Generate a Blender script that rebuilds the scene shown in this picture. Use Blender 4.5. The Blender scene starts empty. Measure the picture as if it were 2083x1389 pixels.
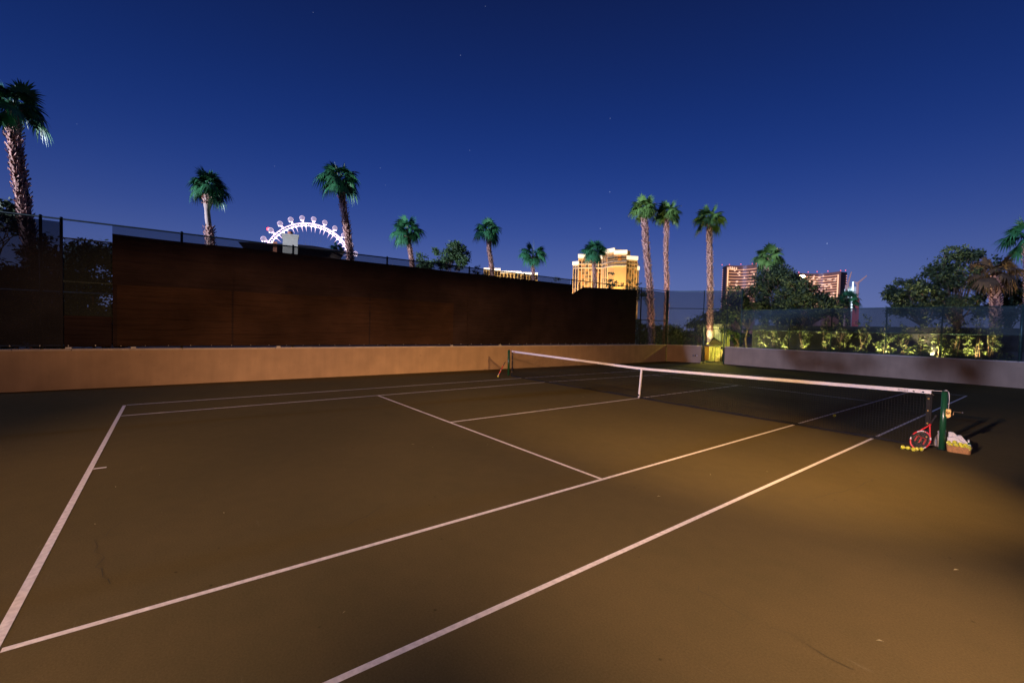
import bpy, math, random
import numpy as np
from mathutils import Vector, Matrix
random.seed(7); rng = np.random.default_rng(7)
S = bpy.context.scene; COL = S.collection
PI = math.pi; R = math.radians

# ------------------------------------------------------------ camera
CX, CY, CZ = 7.963, -10.970, 2.0165
YAW, PITCH, ROLL, F = 0.91464, -0.0328, 0.02514, 900.5
fw = Vector((-math.sin(YAW)*math.cos(PITCH), math.cos(YAW)*math.cos(PITCH), math.sin(PITCH)))
rt = Vector((math.cos(YAW), math.sin(YAW), 0)); up = rt.cross(fw)
rt2 = rt*math.cos(ROLL)+up*math.sin(ROLL); up2 = up*math.cos(ROLL)-rt*math.sin(ROLL)
cam = bpy.data.cameras.new('camera'); co = bpy.data.objects.new('camera', cam); COL.objects.link(co)
M4 = Matrix((rt2, up2, -fw)).transposed().to_4x4(); M4.translation = (CX, CY, CZ); co.matrix_world = M4
cam.sensor_width = 36; cam.lens = F/2083*36; cam.clip_start = .05; cam.clip_end = 6000
S.camera = co
def at(u, v, d):
    "a point of the place: bearing measured on the photograph, horizontal distance d in metres"
    q = rt2*(u-1041.5)/F - up2*(v-694.5)/F + fw
    h = math.hypot(q.x, q.y)
    return Vector((CX, CY, CZ)) + q*(d/h)

# ------------------------------------------------------------ sky
W = bpy.data.worlds.new('World'); S.world = W; W.use_nodes = True
nt = W.node_tree; N = nt.nodes; L = nt.links
bg = N['Background']
tc = N.new('ShaderNodeTexCoord'); sep = N.new('ShaderNodeSeparateXYZ'); L.new(tc.outputs['Generated'], sep.inputs[0])
ramp = N.new('ShaderNodeValToRGB'); L.new(sep.outputs['Z'], ramp.inputs[0])
def lin(c): return tuple(((x/255)/12.92 if x/255 <= .04045 else ((x/255+.055)/1.055)**2.4) for x in c)
stops = [(0.0, (104, 116, 166)), (.09, (88, 106, 166)), (.2, (50, 76, 150)), (.33, (26, 55, 128)), (.47, (19, 42, 104)), (.62, (15, 30, 78)), (1.0, (8, 16, 48))]
e = ramp.color_ramp.elements
for i, (p, c) in enumerate(stops):
    el = e[i] if i < 2 else e.new(p)
    el.position = p; el.color = (*lin(c), 1)
ramp.color_ramp.interpolation = 'B_SPLINE'
vor = N.new('ShaderNodeTexVoronoi'); vor.inputs['Scale'].default_value = 34; L.new(tc.outputs['Generated'], vor.inputs['Vector'])
lt = N.new('ShaderNodeMath'); lt.operation = 'LESS_THAN'; lt.inputs[1].default_value = .024; L.new(vor.outputs['Distance'], lt.inputs[0])
sc = N.new('ShaderNodeSeparateColor'); L.new(vor.outputs['Color'], sc.inputs[0])
gt = N.new('ShaderNodeMath'); gt.operation = 'GREATER_THAN'; gt.inputs[1].default_value = .62; L.new(sc.outputs[0], gt.inputs[0])
m1 = N.new('ShaderNodeMath'); m1.operation = 'MULTIPLY'; L.new(lt.outputs[0], m1.inputs[0]); L.new(gt.outputs[0], m1.inputs[1])
m2 = N.new('ShaderNodeMath'); m2.operation = 'MULTIPLY'; L.new(m1.outputs[0], m2.inputs[0]); L.new(sc.outputs[1], m2.inputs[1])
mx = N.new('ShaderNodeMix'); mx.data_type = 'RGBA'; mx.blend_type = 'ADD'
L.new(m2.outputs[0], mx.inputs[0]); L.new(ramp.outputs[0], mx.inputs[6]); mx.inputs[7].default_value = (.4, .45, .6, 1)
dt = N.new('ShaderNodeVectorMath'); dt.operation = 'DOT_PRODUCT'; L.new(tc.outputs['Generated'], dt.inputs[0]); dt.inputs[1].default_value = (math.cos(R(137)), math.sin(R(137)), 0)
mr_ = N.new('ShaderNodeMapRange'); mr_.inputs[1].default_value = -1; mr_.inputs[2].default_value = 1; mr_.inputs[3].default_value = .1; mr_.inputs[4].default_value = 1.04; L.new(dt.outputs['Value'], mr_.inputs[0])
L.new(mx.outputs[2], bg.inputs[0]); L.new(mr_.outputs[0], bg.inputs[1])   # the city glow lifts one side of the sky

# ------------------------------------------------------------ lights of the place, plus added spots
def aim(o, loc, tgt):
    o.location = loc; d = Vector(tgt)-Vector(loc); o.rotation_euler = d.to_track_quat('-Z', 'Y').to_euler()
sun = bpy.data.lights.new('distant_flood', 'SUN'); so = bpy.data.objects.new('distant_flood', sun); COL.objects.link(so)
sun.energy = 1.6; sun.color = (.35, .46, 1.0); sun.angle = R(1.2); EL = 12.5
aim(so, (0, -60, 30), (.6, -60+10, 30-10*math.tan(R(EL))))
def spot(name, loc, tgt, power, col, ang, blend=.6, rad=.15):
    l = bpy.data.lights.new(name, 'SPOT'); o = bpy.data.objects.new(name, l); COL.objects.link(o)
    l.energy = power; l.color = col; l.spot_size = R(ang); l.spot_blend = blend; l.shadow_soft_size = rad; aim(o, loc, tgt); return o
def point(name, loc, power, col, rad=.1):
    l = bpy.data.lights.new(name, 'POINT'); o = bpy.data.objects.new(name, l); COL.objects.link(o)
    l.energy = power; l.color = col; l.shadow_soft_size = rad; o.location = loc; return o
WARM = (1, .55, .32)
WARM = (1, .54, .26)
COURT_LIGHTS = [  # lamps behind the camera, the last added to brighten basket and post: (place, aim, power, cone, stretch, colour)
 ((12.5, -15, 4.6), (-9, -1, 1.2), 6700, 25, 3.2, WARM), ((12.5, -16, 4.6), (-9, -12.5, 1.0), 2300, 40, 1, WARM), ((12.5, -9, 4.6), (5.9, -6.9, 0), 5000, 44, 1, (1, .60, .40)),
 ((12.5, -5.5, 4.6), (1.7, -2.2, 0), 8300, 48, 1, (1, .56, .22)), ((12.5, -15.5, 4.6), (.6, -10.0, 0), 7600, 36, 1, (1, .60, .40)), ((8.5, -20, 4.3), (2.0, 1.0, 0), 2800, 26, 2.2, WARM), ((2.0, -20, 4.3), (-2.0, -7.0, 0), 1500, 40, 1.6, WARM), ((5.5, -17, 4.3), (6.55, 0, .3), 9000, 10, 1, (1, .62, .36))]
for P_, T_, E_, A_, X_, C_ in COURT_LIGHTS: spot('court_light', P_, T_, E_, C_, A_, 1, .05).scale = (X_, 1, 1)
spot('palm_boost_flood', (-16, -75, 5.5), (-17, 10, 15.5), 430000, (.78, .80, .92), 17, .5, .3).scale = (3.2, 1, 1)  # extra flood added to lift the palms while sparing the back wall
S.view_settings.view_transform = 'Standard'; S.view_settings.look = 'None'; S.view_settings.exposure = 0; S.view_settings.gamma = 1
S.render.engine = 'CYCLES'
S.cycles.max_bounces = 6; S.cycles.transparent_max_bounces = 24

# ------------------------------------------------------------ materials
MATS = {}
def mat(name, col, rough=.7, var=.15, scale=8, bump=0, metal=0, emit=None, est=0, trans=None, spec=.3, bscale=None):
    if name in MATS: return MATS[name]
    m = bpy.data.materials.new(name); m.use_nodes = True; n = m.node_tree.nodes; l = m.node_tree.links
    b = n['Principled BSDF']; b.inputs['Roughness'].default_value = rough; b.inputs['Metallic'].default_value = metal
    b.inputs['Specular IOR Level'].default_value = spec
    tcn = n.new('ShaderNodeTexCoord'); ns = n.new('ShaderNodeTexNoise'); ns.inputs['Scale'].default_value = scale; ns.inputs['Detail'].default_value = 6
    l.new(tcn.outputs['Object'], ns.inputs['Vector'])
    mxn = n.new('ShaderNodeMix'); mxn.data_type = 'RGBA'
    mxn.inputs[6].default_value = (*[c*(1-var) for c in col], 1); mxn.inputs[7].default_value = (*[min(1, c*(1+var)) for c in col], 1)
    mr = n.new('ShaderNodeMapRange'); mr.inputs[1].default_value = .3; mr.inputs[2].default_value = .7; l.new(ns.outputs[0], mr.inputs[0])
    l.new(mr.outputs[0], mxn.inputs[0]); l.new(mxn.outputs[2], b.inputs['Base Color'])
    if bump:
        nb = n.new('ShaderNodeTexNoise'); nb.inputs['Scale'].default_value = bscale or scale*6; l.new(tcn.outputs['Object'], nb.inputs['Vector'])
        bp = n.new('ShaderNodeBump'); bp.inputs['Strength'].default_value = bump; bp.inputs['Distance'].default_value = .02
        l.new(nb.outputs[0], bp.inputs['Height']); l.new(bp.outputs[0], b.inputs['Normal'])
    if emit: b.inputs['Emission Color'].default_value = (*emit, 1); b.inputs['Emission Strength'].default_value = est
    if trans is not None:
        t = n.new('ShaderNodeBsdfTransparent'); ms = n.new('ShaderNodeMixShader'); ms.inputs[0].default_value = trans
        l.new(b.outputs[0], ms.inputs[1]); l.new(t.outputs[0], ms.inputs[2]); l.new(ms.outputs[0], n['Material Output'].inputs[0])
    MATS[name] = m; return m

def court_material():
    m = mat('court_acrylic', (.105, .09, .043), .82, .0, 1, 0, spec=.04)
    n = m.node_tree.nodes; l = m.node_tree.links; b = n['Principled BSDF']; t = n['Texture Coordinate']
    a = n.new('ShaderNodeTexNoise'); a.inputs['Scale'].default_value = .45; a.inputs['Detail'].default_value = 5; a.inputs['Roughness'].default_value = .6; l.new(t.outputs['Object'], a.inputs['Vector'])
    c = n.new('ShaderNodeTexNoise'); c.inputs['Scale'].default_value = 5; c.inputs['Detail'].default_value = 8; l.new(t.outputs['Object'], c.inputs['Vector'])
    r = n.new('ShaderNodeValToRGB'); r.color_ramp.elements[0].position = .3; r.color_ramp.elements[1].position = .72
    r.color_ramp.elements[0].color = (.098, .081, .034, 1); r.color_ramp.elements[1].color = (.130, .101, .042, 1)
    ad = n.new('ShaderNodeMath'); ad.operation = 'MULTIPLY_ADD'; ad.inputs[1].default_value = .35; l.new(c.outputs[0], ad.inputs[0]); 
    mu = n.new('ShaderNodeMath'); mu.operation = 'MULTIPLY'; mu.inputs[1].default_value = .65; l.new(a.outputs[0], mu.inputs[0]); l.new(mu.outputs[0], ad.inputs[2])
    l.new(ad.outputs[0], r.inputs[0])
    # pale scuffs left by shoes and balls, stretched streaks
    mp = n.new('ShaderNodeMapping'); mp.inputs['Scale'].default_value = (1.4, 9, 1); mp.inputs['Rotation'].default_value = (0, 0, R(38)); l.new(t.outputs['Object'], mp.inputs[0])
    s = n.new('ShaderNodeTexNoise'); s.inputs['Scale'].default_value = 1.6; s.inputs['Detail'].default_value = 9; s.inputs['Roughness'].default_value = .7; l.new(mp.outputs[0], s.inputs['Vector'])
    sr = n.new('ShaderNodeMapRange'); sr.inputs[1].default_value = .64; sr.inputs[2].default_value = .8; sr.inputs[4].default_value = .5; l.new(s.outputs[0], sr.inputs[0])
    mm = n.new('ShaderNodeMix'); mm.data_type = 'RGBA'; l.new(sr.outputs[0], mm.inputs[0]); l.new(r.outputs[0], mm.inputs[6]); mm.inputs[7].default_value = (.22, .20, .13, 1)
    gr_ = n.new('ShaderNodeTexNoise'); gr_.inputs['Scale'].default_value = 70; gr_.inputs['Detail'].default_value = 4; gr_.inputs['Roughness'].default_value = .8; l.new(t.outputs['Object'], gr_.inputs['Vector'])
    gm = n.new('ShaderNodeMapRange'); gm.inputs[1].default_value = .3; gm.inputs[2].default_value = .7; gm.inputs[3].default_value = .78; gm.inputs[4].default_value = 1.22; l.new(gr_.outputs[0], gm.inputs[0])
    gx = n.new('ShaderNodeMix'); gx.data_type = 'RGBA'; gx.blend_type = 'MULTIPLY'; gx.inputs[0].default_value = 1; l.new(mm.outputs[2], gx.inputs[6]); l.new(gm.outputs[0], gx.inputs[7]); mm = gx
    # tiny dark pits
    v = n.new('ShaderNodeTexVoronoi'); v.inputs['Scale'].default_value = 3.1; l.new(t.outputs['Object'], v.inputs['Vector'])
    vr = n.new('ShaderNodeMapRange'); vr.inputs[1].default_value = .02; vr.inputs[2].default_value = .05; vr.inputs[3].default_value = .55; vr.inputs[4].default_value = 1; l.new(v.outputs[0], vr.inputs[0])
    m3 = n.new('ShaderNodeMix'); m3.data_type = 'RGBA'; m3.blend_type = 'MULTIPLY'; m3.inputs[0].default_value = 1; l.new(mm.outputs[2], m3.inputs[6]); l.new(vr.outputs[0], m3.inputs[7])
    l.new(m3.outputs[2], b.inputs['Base Color'])
    g = n.new('ShaderNodeTexNoise'); g.inputs['Scale'].default_value = 160; g.inputs['Detail'].default_value = 3; l.new(t.outputs['Object'], g.inputs['Vector'])
    bp = n.new('ShaderNodeBump'); bp.inputs['Strength'].default_value = .5; bp.inputs['Distance'].default_value = .003; l.new(g.outputs[0], bp.inputs['Height']); l.new(bp.outputs[0], b.inputs['Normal'])
    return m

# ------------------------------------------------------------ mesh helpers
class MB:
    "collects shapes in world coordinates; build() links them as ONE mesh object"
    def __init__(s): s.v = []; s.f = []
    def quad(s, a, b, c, d): i = len(s.v); s.v += [tuple(a), tuple(b), tuple(c), tuple(d)]; s.f.append((i, i+1, i+2, i+3))
    def box(s, c, d, rz=0, top=1):
        i = len(s.v); cz, sz = math.cos(rz), math.sin(rz)
        for z in (-.5, .5):
            k = top if z > 0 else 1
            for x, y in ((-.5, -.5), (.5, -.5), (.5, .5), (-.5, .5)):
                X, Y = x*d[0]*k, y*d[1]*k
                s.v.append((c[0]+X*cz-Y*sz, c[1]+X*sz+Y*cz, c[2]+z*d[2]))
        s.f += [(i, i+3, i+2, i+1), (i+4, i+5, i+6, i+7)]+[(i+k, i+(k+1) % 4, i+4+(k+1) % 4, i+4+k) for k in range(4)]
        return s
    def tube(s, pts, r, n=8, cap=True):
        pts = [Vector(p) for p in pts]; rs = r if isinstance(r, (list, tuple)) else [r]*len(pts)
        i0 = len(s.v); ref = None
        for k, p in enumerate(pts):
            t = (pts[min(k+1, len(pts)-1)]-pts[max(k-1, 0)])
            t = t.normalized() if t.length > 1e-9 else Vector((0, 0, 1))
            if ref is None: ref = Vector((1, 0, 0)) if abs(t.z) > .8 else Vector((0, 0, 1))
            a = t.cross(ref).normalized(); b = t.cross(a)
            for j in range(n):
                q = 2*PI*j/n; s.v.append(tuple(p+(a*math.cos(q)+b*math.sin(q))*rs[k]))
        for k in range(len(pts)-1):
            for j in range(n):
                a = i0+k*n+j; b = i0+k*n+(j+1) % n; s.f.append((a, b, b+n, a+n))
        if cap: s.f.append(tuple(i0+j for j in range(n))[::-1]); s.f.append(tuple(i0+(len(pts)-1)*n+j for j in range(n)))
        return s
    def ball(s, c, r, n=10, sq=(1, 1, 1)):
        i0 = len(s.v); m = n//2+1
        s.v.append((c[0], c[1], c[2]+r*sq[2]))
        for k in range(1, m):
            th = PI*k/m
            for j in range(n):
                q = 2*PI*j/n; s.v.append((c[0]+r*sq[0]*math.sin(th)*math.cos(q), c[1]+r*sq[1]*math.sin(th)*math.sin(q), c[2]+r*sq[2]*math.cos(th)))
        s.v.append((c[0], c[1], c[2]-r*sq[2])); last = len(s.v)-1
        for j in range(n): s.f.append((i0, i0+1+j, i0+1+(j+1) % n)); s.f.append((last, i0+1+(m-2)*n+(j+1) % n, i0+1+(m-2)*n+j))
        for k in range(m-2):
            for j in range(n):
                a = i0+1+k*n+j; b = i0+1+k*n+(j+1) % n; s.f.append((a, a+n, b+n, b))
        return s
    def prism(s, poly, z0, z1):
        i = len(s.v); n = len(poly)
        for z in (z0, z1): s.v += [(p[0], p[1], z) for p in poly]
        s.f += [tuple(range(i+n-1, i-1, -1)), tuple(range(i+n, i+2*n))]+[(i+k, i+(k+1) % n, i+n+(k+1) % n, i+n+k) for k in range(n)]
        return s
    def build(s, name, m, parent=None, smooth=False, origin=None):
        o0 = Vector(origin) if origin is not None else (wloc(parent) if parent else Vector((0, 0, 0)))
        me = bpy.data.meshes.new(name)
        me.from_pydata([(x-o0.x, y-o0.y, z-o0.z) for x, y, z in s.v], [], s.f)
        if smooth: me.polygons.foreach_set('use_smooth', [True]*len(me.polygons))
        me.materials.append(m); me.update()
        return link(name, me, parent, o0)
def wloc(o):
    p = Vector(o.location)
    while o.parent: o = o.parent; p += o.location
    return p
def link(name, me, parent=None, origin=None):
    o = bpy.data.objects.new(name, me); COL.objects.link(o)
    if parent:
        o.parent = parent
        if origin is not None: o.location = Vector(origin)-wloc(parent)
    elif origin is not None: o.location = origin
    return o
def np_mesh(name, V, Fq, m, parent=None, origin=(0, 0, 0), k=4):
    V = np.asarray(V, dtype=np.float32)-np.array(origin, dtype=np.float32); Fq = np.asarray(Fq, dtype=np.int32)
    me = bpy.data.meshes.new(name); me.vertices.add(len(V)); me.vertices.foreach_set('co', V.ravel())
    me.loops.add(len(Fq)*k); me.loops.foreach_set('vertex_index', Fq.ravel())
    me.polygons.add(len(Fq)); me.polygons.foreach_set('loop_start', np.arange(0, len(Fq)*k, k, dtype=np.int32)); me.polygons.foreach_set('loop_total', np.full(len(Fq), k, dtype=np.int32))
    me.materials.append(m); me.update(calc_edges=True)
    return link(name, me, parent, Vector(origin))
def tag(o, label=None, cat=None, group=None, kind=None):
    if label: o['label'] = label
    if cat: o['category'] = cat
    if group: o['group'] = group
    if kind: o['kind'] = kind
    return o
def thing(name, label, cat, loc=(0, 0, 0), group=None):
    o = bpy.data.objects.new(name, None); COL.objects.link(o); o.location = loc; o.empty_display_size = .2
    return tag(o, label, cat, group)
def copy_child(o, parent, loc=None, rz=None, scale=None):
    c = o.copy(); COL.objects.link(c); c.parent = parent
    if loc is not None: c.location = loc
    if rz is not None: c.rotation_euler = (0, 0, rz)
    if scale: c.scale = (scale,)*3
    return c

# ============================================================ SETTING
GZ = .92      # level of the garden behind the court walls
tag(MB().box((0, 0, -.06), (5200, 5200, .1)).build('ground', mat('night_ground', (.05, .045, .035), .95, .4, .05)), kind='structure')
court = tag(MB().prism([(-9.15, -24), (24, -24), (24, 17.15), (-6.0, 17.15), (-7.3, 16.4), (-9.15, 15.1)], -.05, 0).build('court', court_material()), kind='structure')
LM = mat('court_line_paint', (.78, .74, .70), .75, .16, 22, .15)
def line(name, x0, y0, x1, y1, w, z=.004):
    d = Vector((x1-x0, y1-y0, 0)).normalized(); n = Vector((-d.y, d.x, 0))*w/2
    L0 = Vector((x1-x0, y1-y0, 0)).length; k = max(1, int(L0/.5)); b = MB()
    a = [Vector((x0, y0, z))+Vector((x1-x0, y1-y0, 0))*i/k for i in range(k+1)]
    for i in range(k):
        j0, j1 = [random.Random(round(i*7+x0*13+y0*3)).uniform(-.0015, .0015)]*2
        b.quad(a[i]-n*(1+j0), a[i+1]-n*(1+j1), a[i+1]+n, a[i]+n)
    return b.build(name, LM, court)
line('sideline', -5.42, -11.785, -5.62, 0.1, .05); line('sideline', -5.62, 0.1, -5.50, 11.1, .05)
line('sideline', -4.0, -11.785, -4.22, 0.1, .05); line('sideline', -4.22, .1, -3.75, 11.1, .05)
line('sideline', 4.07, -11.78, 4.06, 11.1, .05); line('sideline', 5.46, -11.785, 5.46, 11.1, .05)
line('baseline', -5.40, -11.822, 5.485, -11.822, .058); line('baseline', -5.52, 11.12, 5.485, 11.12, .06)
line('service_line', -4.09, -6.38, 4.06, -6.38, .05); line('service_line', -3.9, 6.28, 4.05, 6.14, .05)
line('centre_service_line', -.05, -6.36, -.10, 6.2, .05)
line('centre_mark', .02, -11.79, .02, -11.66, .05)
# hairline cracks and a few scraps of leaf on the court
cm = mat('crack_dark', (.065, .055, .027), .95, .1)  # cracks are thin dark ribbons on the court
def crack(pts, seed, w=.006):
    rr = random.Random(seed); b = MB(); P = []
    for k in range(len(pts)-1):
        a, c = Vector((*pts[k], .0035)), Vector((*pts[k+1], .0035)); n = int((c-a).length/.12)+1
        for i in range(n): P.append(a+(c-a)*i/n+Vector((rr.uniform(-.03, .03), rr.uniform(-.03, .03), 0)))
    for i in range(len(P)-1):
        d = (P[i+1]-P[i]).normalized(); q = Vector((-d.y, d.x, 0))*w*rr.uniform(.2, .9)
        b.quad(P[i]-q, P[i+1]-q*.8, P[i+1]+q*.8, P[i]+q)
    b.build('crack', cm, court)
def g2(u, v):
    q = rt2*(u-1041.5)/F-up2*(v-694.5)/F+fw; t = -CZ/q.z; return (CX+q.x*t, CY+q.y*t)
crack([g2(*p) for p in ((240, 1065), (200, 1100), (205, 1160), (238, 1200))], 1, .005)
crack([g2(*p) for p in ((1410, 1190), (1500, 1245), (1600, 1290), (1700, 1340), (1780, 1385))], 2, .004)
crack([g2(*p) for p in ((1560, 1010), (1640, 1015), (1730, 995), (1790, 970))], 3, .006)
crack([g2(*p) for p in ((700, 1075), (740, 1050), (800, 1020))], 4, .006)
dm = mat('dry_leaf', (.4, .36, .2), .8)
scraps = [(117, 851), (325, 967), (268, 963), (235, 991), (455, 1044), (193, 1067), (840, 904), (1030, 907), (1186, 807), (992, 905), (1560, 960), (1690, 810), (1775, 837), (1945, 1160), (1790, 1305), (1445, 966), (700, 1247), (880, 910), (1100, 780), (1340, 1010)]
for i, (u, v) in enumerate(scraps):
    x, y = g2(u, v); q = random.uniform(0, PI); s = random.uniform(.008, .02)
    b = MB(); c, d = math.cos(q), math.sin(q)
    b.v = [(x-c*s*1.6, y-d*s*1.6, .006), (x-d*s*.5, y+c*s*.5, .012), (x+c*s*1.6, y+d*s*1.6, .007), (x+d*s*.5, y-c*s*.5, .014)]; b.f = [(0, 1, 2, 3)]
    b.build('leaf_scrap', dm, court)
# garden terrace behind the walls
TM = mat('garden_soil', (.10, .085, .06), .95, .4, 3, .5)
tag(MB().prism([(-9.3, -60), (-9.3, 15.15), (-9.3, 20), (-11, 20), (-11, 70), (-90, 70), (-90, -60)], -.1, GZ).build('garden_terrace', TM), kind='structure')
tag(MB().prism([(-5.75, 17.3), (70, 17.3), (70, 80), (-5.75, 80)], -.1, GZ).build('garden_terrace', TM), kind='structure')

cn = thing('light_cutoff_canopy', 'unseen flat canopy on posts, added to cut the court lamps off upward', 'canopy', (12.8, -11, 0))  # added out of view so the lamp light stops at the fence top
MB().box((12.9, -11, 4.95), (4.6, 22, .12)).build('roof', mat('light_cutoff_white', (.5, .45, .4)), cn)
MB().box((10.6, -11, 4.775), (.06, 22, .45)).build('light_cutoff_board', mat('light_cutoff_white', (.5, .45, .4)), cn)
for yy in (-21, -1): MB().box((14.8, yy, 2.44), (.16, .16, 4.88)).build('post', mat('light_cutoff_white', (.5, .45, .4)), cn)
tag(MB().prism([(-10.98, 20.4), (-5.77, 20.4), (-5.77, 70), (-10.98, 70)], -.1, GZ-.004).build('garden_terrace', TM), kind='structure')
# ------------------------------------------------------------ low walls
WM = mat('wall_stucco', (.47, .315, .19), .9, .10, 1.6, .25, bscale=60)
def stains(m):
    n = m.node_tree.nodes; l = m.node_tree.links; b = n['Principled BSDF']; t = n['Texture Coordinate']; src = b.inputs['Base Color'].links[0].from_socket
    mp = n.new('ShaderNodeMapping'); mp.inputs['Scale'].default_value = (2.2, 2.2, .22); l.new(t.outputs['Object'], mp.inputs[0])
    a = n.new('ShaderNodeTexNoise'); a.inputs['Scale'].default_value = 1.5; a.inputs['Detail'].default_value = 7; a.inputs['Roughness'].default_value = .65; l.new(mp.outputs[0], a.inputs['Vector'])
    r = n.new('ShaderNodeMapRange'); r.inputs[1].default_value = .35; r.inputs[2].default_value = .7; r.inputs[3].default_value = 1.03; r.inputs[4].default_value = .90; l.new(a.outputs[0], r.inputs[0])
    sc_ = n.new('ShaderNodeTexNoise'); sc_.inputs['Scale'].default_value = 9; sc_.inputs['Detail'].default_value = 3; l.new(t.outputs['Object'], sc_.inputs['Vector'])
    r2 = n.new('ShaderNodeMapRange'); r2.inputs[1].default_value = .66; r2.inputs[2].default_value = .74; r2.inputs[3].default_value = 1; r2.inputs[4].default_value = .86; l.new(sc_.outputs[0], r2.inputs[0])
    q = n.new('ShaderNodeMath'); q.operation = 'MULTIPLY'; l.new(r.outputs[0], q.inputs[0]); l.new(r2.outputs[0], q.inputs[1])
    x = n.new('ShaderNodeMix'); x.data_type = 'RGBA'; x.blend_type = 'MULTIPLY'; x.inputs[0].default_value = 1; l.new(src, x.inputs[6]); l.new(q.outputs[0], x.inputs[7]); l.new(x.outputs[2], b.inputs['Base Color'])
stains(WM)
CM = mat('coping_concrete', (.58, .47, .36), .85, .12, 5, .2)
def low_wall(label, a, b, th=.2, h=1.06, step=1.22, seed=0, endcap=False):
    a, b = Vector((*a, 0)), Vector((*b, 0)); d = (b-a).normalized(); n = Vector((-d.y, d.x, 0)); Ln = (b-a).length
    t = thing('low_wall', label, 'wall', a)
    MB().prism([tuple((a)[:2]), tuple((b)[:2]), tuple((b+n*th)[:2]), tuple((a+n*th)[:2])], -.03, h).build('wall_body', WM, t)
    rr = random.Random(seed); s = 0
    while s < Ln-.01:
        e2 = min(Ln, s+step*rr.choice([1, 1, 1, .9, 1.1])); dz = rr.uniform(-.003, .003); o = rr.uniform(-.004, .004)
        p, q = a+d*(s+.006), a+d*(e2-.006); f0, f1 = -n*(.03+o), n*(th+.03)
        m = MB(); m.prism([tuple((p+f0)[:2]), tuple((q+f0)[:2]), tuple((q+f1)[:2]), tuple((p+f1)[:2])], h+.002, h+.052+dz); m.build('coping_slab', CM, t)
        s = e2
    return t
wl = low_wall('long low stucco wall with pale coping under the black windscreen on the left', (-9, -19), (-9, 14.96), seed=1)
wd = low_wall('short angled low wall with a black outlet, left of the yellow lit gate', (-8.97, 15.0), (-7.24, 16.22), seed=2)
wb = low_wall('low wall with blotchy tree shadows right of the gate, below the lit hedge', (-6.08, 16.96), (14, 17.08), seed=3)
blk = mat('black_plastic', (.012, .012, .013), .5); wht = mat('white_plastic', (.75, .73, .7), .5)
oc = Vector((-7.62, 15.93, .46)); on = Vector((.577, -.817, 0)); od = Vector((.817, .577, 0))
b = MB(); b.tube([oc+on*.0, oc+on*.05], .05, 14); b.build('outlet_cover', blk, wd)
MB().tube([oc+on*.052, oc+on*.06], .022, 12).build('outlet_socket', wht, wd)
MB().box(oc+od*.13+on*.02, (.05, .04, .08), .61).build('switch_box', blk, wd)
MB().box(oc+od*.22+on*.02, (.04, .03, .07), .61).build('switch_plate', wht, wd)

# ------------------------------------------------------------ fences
FM = mat('fence_steel', (.035, .05, .045), .45, .3, 10, metal=.6)
FM2 = mat('fence_steel_green', (.05, .10, .08), .4, .3, 10, metal=.3)
WIRE = mat('chain_wire', (.08, .09, .10), .4, .2, metal=.5)
def chain(parent, a, b, z0, z1, pitch=.06):
    "zigzag wires of the chain link as thin three sided rods joined into one part"
    a, b = Vector((*a, 0)), Vector((*b, 0)); d = (b-a).normalized(); Ln = (b-a).length; n = Vector((-d.y, d.x, 0))
    nw = int(Ln/pitch); ns = max(2, int((z1-z0)/(pitch/2))); r = .0022
    z = np.linspace(z0, z1, ns+1); ph = (np.arange(ns+1) % 2)*pitch
    off = np.array([[r, 0, 0], [-r*.5, r*.87, 0], [-r*.5, -r*.87, 0]])
    base = np.stack([ph, np.zeros_like(ph), z], 1)[:, None, :]+off[None]          # along, across, z
    base = base.reshape(-1, 3); V = np.repeat(base[None], nw, 0); V[:, :, 0] += (np.arange(nw)*pitch)[:, None]
    V = V.reshape(-1, 3); D = np.array(d); Nn = np.array(n)
    Wd = np.array(a)[None]+V[:, :1]*D+V[:, 1:2]*Nn; Wd[:, 2] = V[:, 2]
    f = []
    for s in range(ns):
        for j in range(3):
            p = s*3+j; q = s*3+(j+1) % 3; f.append((p, q, q+3, p+3))
    f = np.array(f); Ft = (f[None]+(np.arange(nw)*len(base))[:, None, None]).reshape(-1, 4)
    o = np_mesh('chain_link', Wd, Ft, WIRE, parent, wloc(parent)); tag(o, kind='stuff')
def cloth(name, parent, a, b, bot, top, m, off=0, amp=.012, seed=0, nx=None, nz=26):
    "a hung sheet: bot(s), top(s) give its edges along the run, with sag and wrinkles"
    a, b = Vector((*a, 0)), Vector((*b, 0)); d = (b-a).normalized(); Ln = (b-a).length; n = Vector((d.y, -d.x, 0))
    nx = nx or int(Ln/.12)+2; rr = np.random.default_rng(seed)
    s = np.linspace(0, Ln, nx); tt = np.linspace(0, 1, nz)
    B = np.array([bot(x) for x in s]); T = np.array([top(x) for x in s])
    Z = B[:, None]+(T-B)[:, None]*tt[None]
    w = np.zeros_like(Z)
    for k in range(14):
        fz, fs, p1 = rr.uniform(9, 26), rr.uniform(.3, 2.2), rr.uniform(0, 6.28); c = rr.uniform(0, Ln); zc = rr.uniform(1.4, 3.2)
        w += rr.uniform(.3, 1)*np.sin(Z*fz+s[:, None]*fs+p1)*np.exp(-((s[:, None]-c)/2.2)**2-((Z-zc)/.5)**2)
    w = w*amp+amp*.8*np.sin(s[:, None]*2.05+.6*np.sin(Z*1.3))
    X = np.array(a)[None, None]+s[:, None, None]*np.array(d)+(off+w)[:, :, None]*np.array(n); X[:, :, 2] = Z
    idx = np.arange(nx*nz).reshape(nx, nz); Fq = np.stack([idx[:-1, :-1], idx[1:, :-1], idx[1:, 1:], idx[:-1, 1:]], -1).reshape(-1, 4)
    o = np_mesh(name, X.reshape(-1, 3), Fq, m, parent, wloc(parent))
    o.data.polygons.foreach_set('use_smooth', [True]*len(o.data.polygons)); return o
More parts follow.
